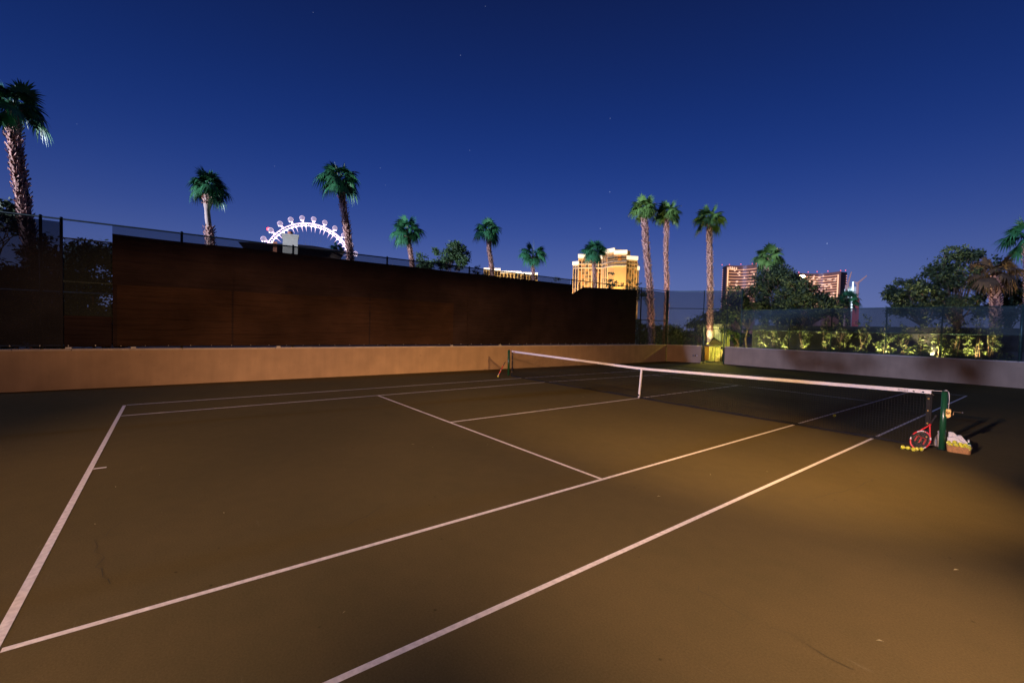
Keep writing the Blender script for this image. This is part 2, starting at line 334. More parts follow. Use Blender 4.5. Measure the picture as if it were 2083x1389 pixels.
def fence(label, a, b, zb, zt, posts, rails, group=None, fm=FM, z1s=None):
    a3, b3 = Vector((*a, 0)), Vector((*b, 0)); d = (b3-a3).normalized()
    t = thing('chain_link_fence', label, 'fence', a3)
    for s, r in posts:
        p = a3+d*s; MB().tube([(p.x, p.y, zb), (p.x, p.y, zt+.02)], r, 10).build('post', fm, t, True)
        MB().ball((p.x, p.y, zt+.02), r*1.25, 8).build('post_cap', fm, t, True)
    for z in rails:
        p, q = a3+Vector((0, 0, z)), b3+Vector((0, 0, z)); MB().tube([p, q], .022, 8).build('rail', fm, t, True)
    return t
SC_A = mat('windscreen_black', (.034, .020, .017), .9, .25, 1.2, .2, spec=.15)
SC_B = mat('windscreen_black_thin', (.028, .026, .028), .9, .25, 1.2, .2, trans=.16, spec=.15)
SC_C = mat('windscreen_brown', (.054, .027, .015), .9, .25, 1.0, .2, spec=.15)
SC_D = mat('windscreen_blue_mesh', (.068, .095, .085), .85, .45, .8, .2, trans=.27, spec=.2)
SC_E = mat('windscreen_open_mesh', (.030, .034, .034), .85, .3, .8, .2, trans=.70, spec=.2)
SC_F = mat('windscreen_corner_mesh', (.030, .033, .042), .85, .3, .8, .2, trans=.40, spec=.2)
def ripples(m, k=.9):
    "fine horizontal ripples of a stretched sheet, seam bands and dust as relief and wear"
    n = m.node_tree.nodes; l = m.node_tree.links; b = n['Principled BSDF']; t = n['Texture Coordinate']
    mp = n.new('ShaderNodeMapping'); mp.inputs['Scale'].default_value = (.5, .5, 7); l.new(t.outputs['Object'], mp.inputs[0])
    a = n.new('ShaderNodeTexNoise'); a.inputs['Scale'].default_value = 1.5; a.inputs['Detail'].default_value = 6; a.inputs['Distortion'].default_value = .8; l.new(mp.outputs[0], a.inputs['Vector'])
    bp = n.new('ShaderNodeBump'); bp.inputs['Strength'].default_value = k; bp.inputs['Distance'].default_value = .12; l.new(a.outputs[0], bp.inputs['Height']); l.new(bp.outputs[0], b.inputs['Normal'])
    src = b.inputs['Base Color'].links[0].from_socket; w = n.new('ShaderNodeTexNoise'); w.inputs['Scale'].default_value = .35; w.inputs['Detail'].default_value = 5; l.new(t.outputs['Object'], w.inputs['Vector'])
    r = n.new('ShaderNodeMapRange'); r.inputs[1].default_value = .3; r.inputs[2].default_value = .7; r.inputs[3].default_value = .55; r.inputs[4].default_value = 1.35; l.new(w.outputs[0], r.inputs[0])
    x = n.new('ShaderNodeMix'); x.data_type = 'RGBA'; x.blend_type = 'MULTIPLY'; x.inputs[0].default_value = 1; l.new(src, x.inputs[6]); l.new(r.outputs[0], x.inputs[7]); l.new(x.outputs[2], b.inputs['Base Color'])
for m_ in (SC_A, SC_C): ripples(m_)
ripples(SC_D, .5); ripples(SC_E, .4)
A0 = (-9.06, -19); A1 = (-9.06, 15.0)
Y = lambda y: y+19
lf = fence('tall black fence with dark windscreen along the left wall', A0, A1, 1.1, 4.62,
           [(Y(y), .034) for y in (-16.6, -13.72, -13.33, -10.72, -7.6, -4.2, -.38, 2.8, 6.1, 9.2, 12.2)]+[(Y(14.95), .045)], (4.62, 2.66, 1.2))
chain(lf, A0, A1, 1.2, 4.66)
def topA(s):
    y = s-19+6.7; return 4.40-.05*math.sin(y*.9)-.08*abs(math.sin(y*.5))
# main black cloth, starts at y = -12.3
CS = -12.3
def o_(y0): return (-9.0, y0)
cloth('windscreen', lf, (-9.0, CS), (-9.0, 6.05), lambda s: 1.17, lambda s: 4.37-.006*math.sin(s*1.3)-.012*abs(math.sin(s*1.0)), SC_A, 0, .012, 3)
cloth('windscreen', lf, (-9.0, 11.7), (-9.0, 14.9), lambda s: 1.17, lambda s: 4.53, mat('windscreen_black_mesh', (.026, .028, .034), .9, .25, 1.2, .2, trans=.28), 0, .012, 6)
cloth('windscreen_top_strip', lf, (-9.03, CS), (-9.03, 5.95), lambda s: 4.22, lambda s: 4.60, mat('screen_top_mesh', (.03, .025, .035), .9, .2, 1.2, trans=.42), 0, .004, 4, nz=4)
cloth('windscreen', lf, (-9.01, 5.9), (-9.01, 11.68), lambda s: 1.17, lambda s: min(4.56, 3.78+s*.5 if s < 1.0 else 4.25+.04*s), SC_A, 0, .012, 5)
cloth('windscreen', lf, (-8.965, CS+.1), (-8.965, -1.2), lambda s: 1.2, lambda s: 2.93+.022*math.sin(s*1.1)+.006*s, SC_C, 0, .012, 9, nz=60)
cloth('windscreen', lf, (-9.0, -18.9), (-9.0, -13.3), lambda s: 1.17, lambda s: 4.52-.02*math.sin(s), SC_B, 0, .012, 11)
cloth('windscreen', lf, (-9.02, -13.28), (-9.02, -12.32), lambda s: 2.0, lambda s: 4.1, mat('screen_patch_mesh', (.03, .035, .03), .9, .25, 1.2, trans=.45), 0, .004, 13, nx=10)
cloth('windscreen', lf, (-9.0, -13.28), (-9.0, -12.32), lambda s: 1.17, lambda s: 2.02, SC_A, 0, .008, 12, nx=12)
MB().box((-9.04, -12.8, 4.12), (.03, .98, .03)).build('rail', FM, lf)
MB().box((-9.04, -12.8, 2.95), (.03, .98, .03)).build('rail', FM, lf)
TIE = mat('zip_tie', (.75, .70, .62), .4)
for k in range(62):
    y = -18.6+k*.54
    MB().box((-8.985, y, 1.2), (.012, .02, .03), .3).build('tie', TIE, lf)
for y in (-13.35, -12.0, -8.2, -1.4, 1.2):
    MB().box((-8.98, y+.15, 1.14), (.03, .12, .035), .1).build('clip', TIE, lf)
for y in (-9.4, -4.9, -.45, 3.2): MB().box((-8.958, y, 2.75), (.012, .05, 3.1)).build('seam', SC_A, lf)
# corner piece over the angled wall and the gate
P0, P1, P2 = (-9.04, 15.02), (-6.05, 17.06), (-5.2, 17.1)
cf = fence('tall corner fence with see-through screen above the gate', P0, P1, 1.1, 4.62, [(0.02, .04), (2.22, .03), (3.6, .035)], (4.62, 3.5), fm=FM2)
MB().tube([(*P1, 4.62), (*P2, 4.62)], .022, 8).build('rail', FM2, cf, True)
MB().tube([(*P2, 1.1), (*P2, 4.66)], .045, 10).build('post', FM2, cf, True)
chain(cf, P0, (-7.2, 16.28), 1.15, 4.6); chain(cf, (-7.15, 16.31), P1, 2.05, 4.6)
cloth('windscreen', cf, P0, (-7.2, 16.28), lambda s: 1.15, lambda s: 4.58, SC_F, .05, .008, 21)
cloth('windscreen', cf, (-7.18, 16.29), P1, lambda s: 2.35+.08*math.sin(s*4), lambda s: 4.58, SC_F, .05, .008, 22)
cloth('windscreen', cf, (-6.0, 17.02), (-5.2, 17.05), lambda s: 2.2-.3*s, lambda s: 4.58, SC_F, .05, .006, 23)
# gate
gt_ = thing('gate', 'narrow steel gate glowing yellow between the angled wall and back wall', 'gate', (-6.65, 16.62, 0))
ga, gb = Vector((-7.14, 16.30, 0)), Vector((-6.14, 16.94, 0)); gd = (gb-ga).normalized()
for p in (ga, gb): MB().tube([p, p+Vector((0, 0, 2.5))], .04, 10).build('gate_post', FM2, gt_, True)
MB().tube([ga+gd*.07+Vector((0, 0, .08)), ga+gd*.07+Vector((0, 0, 2.2))], .022, 8).build('frame_stile', FM, gt_, True)
MB().tube([gb-gd*.16+Vector((0, 0, .08)), gb-gd*.16+Vector((0, 0, 2.2))], .022, 8).build('frame_stile', FM, gt_, True)
for z in (.08, 1.1, 2.2): MB().tube([ga+gd*.07+Vector((0, 0, z)), gb-gd*.16+Vector((0, 0, z))], .02, 8).build('frame_rail', FM, gt_, True)
MB().box(gb-gd*.12+Vector((0, -.04, 1.02)), (.10, .08, .16), .57).build('latch', blk, gt_)
chain(gt_, tuple((ga+gd*.07)[:2]), tuple((gb-gd*.16)[:2]), .1, 2.2, .07)
# back fence, lower
B0, B1 = (-5.15, 17.12), (6.32, 17.19)
bf = fence('lower green fence with blue mesh screen in front of the lit hedge', B0, B1, 1.1, 3.42,
           [(s, .028) for s in (2.66, 4.7, 7.0, 9.0)]+[(11.42, .06)], (3.42, 2.2, 1.17), fm=FM2)
chain(bf, B0, B1, 1.15, 3.42)
cloth('windscreen', bf, (B0[0], B0[1]-.03), (B1[0], B1[1]-.03), lambda s: 2.2, lambda s: 3.40, SC_D, .03, .01, 31)
cloth('windscreen', bf, (B0[0], B0[1]-.03), (B1[0], B1[1]-.03), lambda s: 1.16, lambda s: 2.19, SC_E, .03, .006, 32)
ef = fence('tall dark fence section beyond the right end post', (6.5, 17.2), (13, 17.2), 1.1, 4.6, [(.05, .05), (3, .035), (6, .035)], (4.6, 2.4), fm=FM2)
cloth('windscreen', ef, (6.5, 17.15), (13, 17.15), lambda s: 1.16, lambda s: 4.6, SC_A, .02, .01, 33)

# ============================================================ NET
NX0, NX1 = -6.25, 6.27
def nh(x):
    t = abs(x-.0)/6.3; return .914+(1.055-.914)*min(1, t)
net = thing('tennis_net', 'black tennis net with white headband stretched across the court', 'tennis net', (0, 0, 0))
cord = mat('net_cord', (.012, .011, .010), .8)
V = []; Fc = []
def rods(P, Q, r):
    P = np.asarray(P, float); Q = np.asarray(Q, float); D = Q-P; D /= np.linalg.norm(D, axis=1)[:, None]
    ref = np.tile([0., 1, 0], (len(P), 1)); A = np.cross(D, ref); A /= np.linalg.norm(A, axis=1)[:, None]; Bv = np.cross(D, A)
    vs = []
    for E_ in (P, Q):
        for k in range(3): vs.append(E_+r*(A*math.cos(2.094*k)+Bv*math.sin(2.094*k)))
    Vv = np.stack(vs, 1).reshape(-1, 3); f = np.array([(0, 1, 4, 3), (1, 2, 5, 4), (2, 0, 3, 5)])
    return Vv, (f[None]+(np.arange(len(P))*6)[:, None, None]).reshape(-1, 4)
xs = np.arange(NX0, NX1, .0455); P = []; Q = []
def bel(x, z): return .018*math.sin(x*2.3+z)*math.sin(PI*min(1, z/.95))
for x in xs:
    zt = nh(x)-.03; zs = np.linspace(.02, zt, 4)
    for a, c in zip(zs[:-1], zs[1:]): P.append((x, bel(x, a), a)); Q.append((x, bel(x, c), c))
for j in range(21):
    fr = j/21; step = .3; xx = np.arange(NX0, NX1, step)
    for x in xx:
        x1 = min(NX1, x+step); za = .02+fr*(nh(x)-.05); zb_ = .02+fr*(nh(x1)-.05); P.append((x, bel(x, za), za)); Q.append((x1, bel(x1, zb_), zb_))
Vv, Ff = rods(P, Q, .0029)
tag(np_mesh('net_mesh', Vv, Ff, cord, net), kind='stuff')
TAPE = mat('net_tape', (.80, .76, .72), .75, .05, 30, .3)
b = MB(); n = 60
rr = random.Random(4)
for i in range(n+1):
    x = NX0+(NX1-NX0)*i/n; h = nh(x); w = rr.uniform(-.002, .002); b.v += [(x, -.012+w, h-.063), (x, -.016+w, h-.005), (x, -.006, h+.004), (x, .006, h+.004), (x, .016, h-.005), (x, .012, h-.063)]
for i in range(n):
    for k in range(5): p = i*6+k; b.f.append((p, p+6, p+7, p+1))
b.build('headband', TAPE, net, True)
b = MB(); b.tube([(NX0-.15, 0, 1.055)]+[(x, 0, nh(x)) for x in np.linspace(NX0, NX1, 20)]+[(NX1+.14, 0, 1.058)], .005, 6); b.build('cable', mat('cable_sheath', (.7, .66, .62), .5), net, True)
b = MB()
for i in range(n): x0 = NX0+(NX1-NX0)*i/n; x1 = NX0+(NX1-NX0)*(i+1)/n; b.quad((x0, -.02, .0045), (x1, -.02, .0045), (x1, .012, .045+.008*math.sin(x1*5)), (x0, .012, .045+.008*math.sin(x0*5)))
b.build('bottom_band', cord, net)
# centre strap, leaning a little as it hangs
b = MB()
for a, c in (((-.055, 0, .02), (.01, 0, .905)),):
    for s_ in (-1, 1):
        b.quad((a[0]-.025, s_*.02, a[2]), (a[0]+.025, s_*.02, a[2]), (c[0]+.025, s_*.022, c[2]), (c[0]-.025, s_*.022, c[2]))
    b.quad((c[0]-.025, -.022, .905), (c[0]+.025, -.022, .905), (c[0]+.025, .022, .905), (c[0]-.025, .022, .905))
b.build('centre_strap', TAPE, net)
MB().box((-.056, -.02, .10), (.05, .02, .05)).build('buckle', blk, net)
MB().box((-.06, -.01, .02), (.03, .03, .05)).build('anchor', mat('tape_dark', (.35, .28, .25), .6), net)
# end dowels with side band, grommets and lacing
brass = mat('brass', (.75, .45, .13), .35, .1, metal=.6); whd = mat('lace', (.6, .5, .42), .7)
for X_, sg in ((NX0, -1), (NX1, 1)):
    MB().tube([(X_+sg*.005, 0, .01), (X_+sg*.005, 0, 1.02)], .016, 8).build('dowel', cord, net, True)
    MB().box((X_-sg*.03, -.004, .49), (.06, .012, .94)).build('side_band', cord, net)
    for k, z in enumerate((.9, .68, .45, .2)):
        MB().tube([(X_-sg*.03, -.012, z), (X_-sg*.03, -.022, z)], .014, 10).build('grommet', brass, net, True)
    pts = [(X_+sg*(.02+.02*(k % 2)), -.015+.03*(k % 2), .05+k*.026) for k in range(37)]
    MB().tube(pts, .0035, 5).build('lacing', whd if sg > 0 else cord, net)
b = MB(); x = NX0+.35; 
# print on the headband near the right end (a grey block and two dark bear-like marks, too small to read)
ink = mat('tape_ink', (.22, .18, .17), .8); ink2 = mat('tape_ink_black', (.02, .02, .02), .8)
def tz(x): return nh(x)-.034
m_ = MB()
for k in range(7):
    for j in range(3): m_.box((NX1-.46+k*.022, -.0195, tz(NX1-.4)+.012-j*.012), (.016, .001, .007))
m_.build('printed_panel', ink, net)
m_ = MB()
for xx, s_ in ((NX1-.24, 1), (NX1-.11, 1)):
    m_.ball((xx, -.018, tz(xx)-.004), .014, 8, (1.2, .2, .8)); m_.box((xx+.008, -.019, tz(xx)-.012), (.012, .002, .012))
m_.build('printed_mark', ink2, net)
m_ = MB(); m_.tube([(NX1-.225+k*.011, -.0185, tz(NX1)+.008*math.sin(k*1.3)) for k in range(10)], .002, 4); m_.build('printed_scroll', ink, net)
MB().box((NX0+.12, -.017, tz(NX0)), (.16, .003, .03)).build('printed_panel', mat('tape_ink_red', (.45, .25, .22), .8), net)
MB().box((NX0+.012, -.018, tz(NX0)+.01), (.02, .01, .05)).build('end_tab', mat('tape_bright', (.9, .9, .9), .5), net)

# ============================================================ POSTS
PG = mat('post_green', (.012, .075, .030), .28, .1, 4, spec=.6)
def netpost(label, x, y, winder):
    t = thing('net_post', label, 'net post', (x, y, 0), 'net posts')
    b = MB(); b.tube([(x, y, 0), (x, y, 1.045)], .045, 24); b.build('post_tube', PG, t, True)
    b = MB(); b.tube([(x, y, 1.045), (x, y, 1.06), (x, y, 1.068)], [.046, .040, .02], 24); b.build('cap', mat('post_cap_dark', (.01, .03, .015), .4), t, True)
    b = MB(); b.tube([(x, y, 0), (x, y, .012)], .07, 20); b.build('ground_sleeve', blk, t, True)
    sg = 1 if x > 0 else -1
    if winder:
        b = MB(); b.tube([(x-.03, y, 1.06), (x+.02, y, 1.075), (x+.052, y-.004, 1.04), (x+.062, y-.006, .95), (x+.062, y-.008, .74)], .0055, 8); b.build('cable_tail', mat('cable_pale', (.75, .7, .65), .4), t, True)
        b = MB(); b.box((x+.065, y-.01, .68), (.06, .07, .13)); b.box((x+.062, y-.01, .605), (.035, .05, .02)); b.build('winder_box', brass, t)
        b = MB(); b.tube([(x+.06, y-.05, .685), (x+.06, y+.03, .685)], .03, 16); b.build('winder_drum', brass, t, True)
        b = MB(); b.tube([(x+.095, y-.01, .64), (x+.125, y-.012, .65), (x+.128, y-.014, .71)], .007, 6); b.tube([(x+.125, y-.01, .715), (x+.235, y-.02, .712)], .005, 6); b.build('crank', mat('crank_steel', (.3, .2, .1), .4, metal=.7), t, True)
        MB().ball((x+.24, y-.02, .712), .010, 8).build('crank_knob', mat('steel', (.5, .5, .5), .3, metal=.8), t, True)
    return t
netpost('near green net post with brass winder and crank beside the wicker basket', 6.44, .05, True)
netpost('far dark green net post by the left wall, with a racket leaning on it', -6.55, .06, False)

# ============================================================ RACKETS
RED = mat('racket_red', (.75, .035, .035), .3, .05, 6, spec=.6); WH = mat('racket_white', (.8, .78, .76), .35); GR = mat('grip_black', (.02, .018, .018), .7, bump=.3)
STR = mat('string', (.22, .19, .15), .5); LOGO = mat('string_ink_red', (.38, .03, .02), .6)
def racket(label, loc, rot):
    t = thing('tennis_racket', label, 'tennis racket', loc, 'tennis rackets')
    t.rotation_euler = rot
    HC, RX, RZ = .175, .128, .172            # head centre above the foot, half width, half height
    def hp(a, k=1): return (RX*k*math.cos(a), 0, HC+.004+RZ*k*math.sin(a))
    def add(name, bm_, m, sm=True):
        me_ = bpy.data.meshes.new(name); me_.from_pydata(bm_.v, [], bm_.f); me_.materials.append(m)
        if sm: me_.polygons.foreach_set('use_smooth', [True]*len(me_.polygons))
        o = link(name, me_, t); return o
    segs = [(-90, -50, RED), (-50, -28, WH), (-28, 25, RED), (25, 40, WH), (40, 100, RED), (100, 140, WH), (140, 168, RED), (168, 188, GR), (188, 200, WH), (200, 270, RED)]
    for a0, a1, m in segs:
        k = max(2, (a1-a0)//6); add('frame_arc', MB().tube([hp(R(a0+(a1-a0)*i/k)) for i in range(k+1)], .0115, 8, True), m)
    zt = HC+RZ
    add('throat', MB().tube([hp(R(50)), (.05, 0, zt+.035), (.016, 0, zt+.11), (.010, 0, zt+.13)], .0115, 8), RED)
    add('throat', MB().tube([hp(R(130)), (-.05, 0, zt+.035), (-.016, 0, zt+.11), (-.010, 0, zt+.13)], .0115, 8), RED)
    add('throat_bridge', MB().tube([hp(R(a)) for a in range(50, 131, 8)], .009, 8), WH)
    add('shaft', MB().tube([(0, 0, zt+.12), (0, 0, zt+.17)], [.017, .015], 10), RED)
    add('handle', MB().tube([(0, 0, zt+.165), (0, 0, zt+.34), (0, 0, zt+.355)], [.0155, .0165, .019], 8), GR)
    b = MB()
    for i in range(-7, 8):
        x = i*.0155; q = math.sqrt(max(0, 1-(x/RX)**2))*RZ; b.tube([(x, 0, HC-q), (x, 0, HC+q)], .0009, 3, False)
    for i in range(-9, 10):
        z = i*.0172; q = math.sqrt(max(0, 1-(z/RZ)**2))*RX; b.tube([(-q, .001, HC+z), (q, .001, HC+z)], .0009, 3, False)
    tag(add('strings', b, STR, False), kind='stuff')
    b = MB(); w = .011; zb, zu = HC-.055, HC+.045
    for X_ in (-.062, 0., .062):     # the bold W stencilled on the strings (head hangs down, so it shows inverted)
        b.box((X_, -.0025, (zb+zu)/2), (.020, .0015, (zu-zb)))
    b.tube([(-.062, -.0025, zu), (-.048, -.0025, zu+.014), (-.014, -.0025, zu+.014), (0, -.0025, zu), (.014, -.0025, zu+.014), (.048, -.0025, zu+.014), (.062, -.0025, zu)], [.008]*7, 4)
    add('logo_stencil', b, LOGO, False)
    return t
# near racket leans back on the net's end
def lean(foot, top, spin=0):
    d = (Vector(top)-Vector(foot)).normalized(); q = Vector((0, 0, 1)).rotation_difference(d)
    m = q.to_matrix() @ Matrix.Rotation(spin, 3, 'Z'); return m.to_euler()
racket('red and white racket with a red letter, leaning on the near net end', (6.135, -.27, .0), lean((6.135, -.27, 0), (6.355, -.01, .62), R(10)))
racket('red racket seen edge-on leaning against the far net post', (-6.50, -.52, .0), lean((-6.50, -.52, 0), (-6.56, -.03, .70), R(-37)))

# ============================================================ BALLS
BALL = mat('tennis_felt', (.72, .70, .03), .9, .08, 60, .5, bscale=200)
SEAM = mat('ball_seam', (.75, .75, .6), .8)
r_ = .0335
proto = thing('tennis_ball', 'yellow tennis ball, leftmost of the five on the court in front of the racket', 'tennis ball', (6.02, -.55, r_), 'tennis balls')
bm_ = MB().ball((0, 0, 0), r_, 20); me = bpy.data.meshes.new('felt'); me.from_pydata(bm_.v, [], bm_.f); me.materials.append(BALL); me.polygons.foreach_set('use_smooth', [True]*len(me.polygons))
link('felt', me, proto)
pts = []
for i in range(41):
    a = 2*PI*i/40; x = math.cos(a)+.35*math.cos(3*a); y = math.sin(a)-.35*math.sin(3*a); z = 1.1*math.sin(2*a); v = Vector((x, y, z)).normalized()*(r_+.0002); pts.append(tuple(v))
bm_ = MB().tube(pts, .0013, 4, False); me = bpy.data.meshes.new('seam'); me.from_pydata(bm_.v, [], bm_.f); me.materials.append(SEAM); link('seam', me, proto)
bm_ = MB()
for k in range(5): bm_.box((-.009+k*.0045, -r_-.0001, .004*math.sin(k)), (.003, .0015, .007))
me = bpy.data.meshes.new('print'); me.from_pydata(bm_.v, [], bm_.f); me.materials.append(ink2); link('print', me, proto)
def ball(label, loc, rot):
    t = proto.copy(); COL.objects.link(t); t.location = loc; t.rotation_euler = rot; t['label'] = label
    for c in list(proto.children):
        k = c.copy(); COL.objects.link(k); k.parent = t
    return t
proto.rotation_euler = (.5, 0, .8)
ball('yellow tennis ball touching the leftmost ball on the court', (6.085, -.53, r_), (.4, .2, .3))
ball('yellow tennis ball nearest the camera, below the racket head', (6.165, -.56, r_), (.1, 1.2, 2.3))
ball('yellow tennis ball behind the nearest one, under the racket head', (6.195, -.485, r_), (.6, .1, .6))
ball('yellow tennis ball at the right end of the five by the racket', (6.245, -.41, r_), (.3, .3, .9))
ball('lone yellow tennis ball beyond the net, beside the singles line', (4.23, 2.02, r_), (1, 2, 3))
ball('small yellow tennis ball at the foot of the far racket', (-6.36, -.60, r_), (1, 0, 3))

# ============================================================ BASKET AND WHAT IS IN IT
WK = mat('wicker', (.58, .30, .11), .7, .25, 40, .6); WK2 = mat('wicker_dark', (.42, .20, .07), .7, .25, 40, .6)
BX, BY, BR = 6.66, .06, R(4)
def bp(x, y, z): c, s = math.cos(BR), math.sin(BR); return (BX+x*c-y*s, BY+x*s+y*c, z)
bk = thing('wicker_basket', 'oblong tan wicker basket full of tennis balls at the foot of the near post', 'basket', (BX, BY, 0))
def rrect(hx, hy, r, n=6):
    o = []
    for cx, cy, a0 in ((hx-r, hy-r, 0), (-hx+r, hy-r, 90), (-hx+r, -hy+r, 180), (hx-r, -hy+r, 270)):
        for k in range(n+1): a = R(a0+90*k/n); o.append((cx+r*math.cos(a), cy+r*math.sin(a)))
    return o
def ring(hx, hy, z, r, w, n=8, wob=0, ph=0):
    pr = rrect(hx, hy, .05); P = []
    # resample
    tot = []; L_ = 0
    for i in range(len(pr)): a = Vector(pr[i]); c = Vector(pr[(i+1) % len(pr)]); tot.append((L_, a, c)); L_ += (c-a).length
    m = 64
    for k in range(m+1):
        s = L_*(k % m)/m; j = max(i for i in range(len(tot)) if tot[i][0] <= s+1e-9); l0, a, c = tot[j]; t = (s-l0)/max(1e-9, (c-a).length); p = a+(c-a)*min(1, t)
        q = p.normalized()*wob*(1 if (k+ph) % 2 else -1); P.append(bp(p.x+q.x, p.y+q.y, z))
    return MB().tube(P, w, 6, False)
for k in range(13):
    z = .008+k*.0079; f_ = 1+.10*(k/12); ring(.138*f_, .10*f_, z, 0, .0058, wob=.0028, ph=k % 2).build('wicker_strand', WK if k % 3 else WK2, bk, True)
ring(.156, .115, .112, 0, .0085).build('rim', WK, bk, True)
b = MB(); pl = rrect(.128, .09, .045); b.prism([bp(*p, 0)[:2] for p in pl], .003, .012); b.build('base', WK2, bk)
b = MB(); pl0 = [bp(p[0], p[1], .01) for p in rrect(.130, .093, .045)]; pl1 = [bp(p[0], p[1], .107) for p in rrect(.146, .106, .045)]
for i in range(len(pl0)): j = (i+1) % len(pl0); b.quad(pl0[i], pl0[j], pl1[j], pl1[i])
b.build('lining', WK2, bk)
bb = [(-.105, -.06, .128, 'yellow ball at the left front corner of the basket'), (-.135, .0, .150, 'yellow ball at the left rim of the basket against the post'), (-.06, -.01, .170, 'topmost yellow ball at the left of the basket pile'), (.012, -.03, .155, 'yellow ball in the middle of the basket pile'), (-.03, -.075, .135, 'yellow ball low at the basket front, left of centre'),
      (.075, -.02, .15, 'yellow ball right of centre on the basket pile'), (.045, -.075, .128, 'yellow ball low at the basket front, right of centre'), (.115, -.045, .125, 'yellow ball at the right of the basket pile'), (.125, -.08, .108, 'yellow ball at the right front corner of the basket')]
for i, (x, y, z, lb) in enumerate(bb): ball(lb, bp(x, y, z), (i*.9, i*1.7, i))
for i, (x, y) in enumerate(((-.09, .02), (-.02, .02), (.05, .03), (.10, .03), (-.08, -.05), (0, -.045), (.08, -.04))): ball('yellow tennis ball buried in the lower layer of the basket', bp(x, y, .06), (i, i*2, i))
TW = mat('towel_white', (.80, .74, .68), .95, .06, 30, .6, bscale=250)
def towel(label, pts, th, seed, name='towel'):
    "a folded towel standing up: outline in (x, z) of the basket frame, puffed to a soft thickness"
    rr = random.Random(seed); n = len(pts); b = MB(); cx = sum(p[0] for p in pts)/n; cz = sum(p[2] for p in pts)/n; cy = sum(p[1] for p in pts)/n
    rings = ((0.0, 1), (.55, .96), (.86, .8), (1, .35)); 
    for side in (-1, 1):
        idx = []
        for k, t in reversed(rings):
            pass
    lay = []
    for k, t in ((.02, 1), (.5, .95), (.85, .7), (1, 0), (.85, -.7), (.5, -.95), (.02, -1)):
        row = []
        for p in pts:
            row.append(len(b.v)); b.v.append(bp(cx+(p[0]-cx)*k, cy+(p[1]-cy)*k+t*th*(.7+.5*math.sin(p[0]*60+p[2]*45+seed)), cz+(p[2]-cz)*k))
        lay.append(row)
    for a, c in zip(lay[:-1], lay[1:]):
        for i in range(n): j = (i+1) % n; b.f.append((a[i], a[j], c[j], c[i]))
    o = b.build(name, TW, None, True, bp(cx, cy, cz)); tag(o, label, 'towel', 'white towels'); return o
def dens(p, k=3):
    o = []
    for i in range(len(p)):
        a, c = p[i], p[(i+1) % len(p)]
        for j in range(k): o.append(tuple(a[m]+(c[m]-a[m])*j/k for m in range(3)))
    return o
towel('folded white towel standing at the back of the basket, tallest, against the post', dens([(-.15, .06, .10), (-.15, .08, .325), (-.125, .08, .338), (-.085, .08, .33), (-.03, .08, .285), (.02, .07, .10)]), .014, 1)
towel('folded white towel leaning at the back of the basket, sloping down to the bottle', dens([(-.05, .045, .10), (-.055, .06, .28), (-.02, .06, .302), (.012, .06, .30), (.05, .05, .25), (.115, .04, .165), (.13, .03, .12), (.06, .03, .10)]), .012, 2)
towel('white towel draped lowest in the basket, right behind the balls', dens([(-.16, .03, .10), (-.16, .03, .24), (-.09, .035, .262), (-.03, .035, .25), (.04, .03, .19), (.08, .02, .13), (.0, .01, .10)]), .010, 3)
# small bottle
GL = mat('bottle_green', (.01, .09, .03), .12, .05, spec=.8); LB = mat('bottle_label', (.8, .78, .74), .5)
p = bp(.128, .015, .10)
bo = thing('glass_bottle', 'small green bottle with white label and cap standing in the basket', 'bottle', p)
bo.rotation_euler = (0, R(-8), 0)
def loc_add(t, name, m, prof, n=14):
    b = MB(); b.tube([(0, 0, z) for z, r in prof], [r for z, r in prof], n); me = bpy.data.meshes.new(name); me.from_pydata(b.v, [], b.f); me.materials.append(m); me.polygons.foreach_set('use_smooth', [True]*len(me.polygons)); return link(name, me, t)
loc_add(bo, 'glass', GL, [(0, .019), (.004, .021), (.075, .021), (.095, .014), (.108, .0095), (.135, .009)])
loc_add(bo, 'label', LB, [(.02, .0216), (.022, .0218), (.062, .0218), (.064, .0216)])
loc_add(bo, 'neck_label', LB, [(.104, .0115), (.106, .0118), (.128, .0105), (.13, .010)])
loc_add(bo, 'cap', LB, [(.134, .011), (.136, .0115), (.145, .0115), (.147, .010)])
# slumped towel behind the post
b = MB(); n1 = 14
ax = Vector((6.315, .34, 0)); prof = [(0, .07), (.03, .075), (.09, .06), (.15, .045), (.20, .028), (.235, .014), (.25, .022), (.275, .03), (.29, .018), (.295, .004)]
for z, r in prof:
    for j in range(n1*2): a = 2*PI*j/(n1*2); q = r*(1+.22*math.sin(a*5+z*14)); b.v.append((ax.x+q*math.cos(a)+z*.18, ax.y+q*.7*math.sin(a), z+.002))
for k in range(len(prof)-1):
    for j in range(n1*2): c = (j+1) % (n1*2); b.f.append((k*n1*2+j, k*n1*2+c, (k+1)*n1*2+c, (k+1)*n1*2+j))
tag(b.build('towel', mat('towel_grey', (.42, .38, .36), .95, .1, 30, .5), None, True, (ax.x, ax.y, 0)), 'crumpled greyish towel slumped on the court behind the near net post', 'towel', 'white towels')

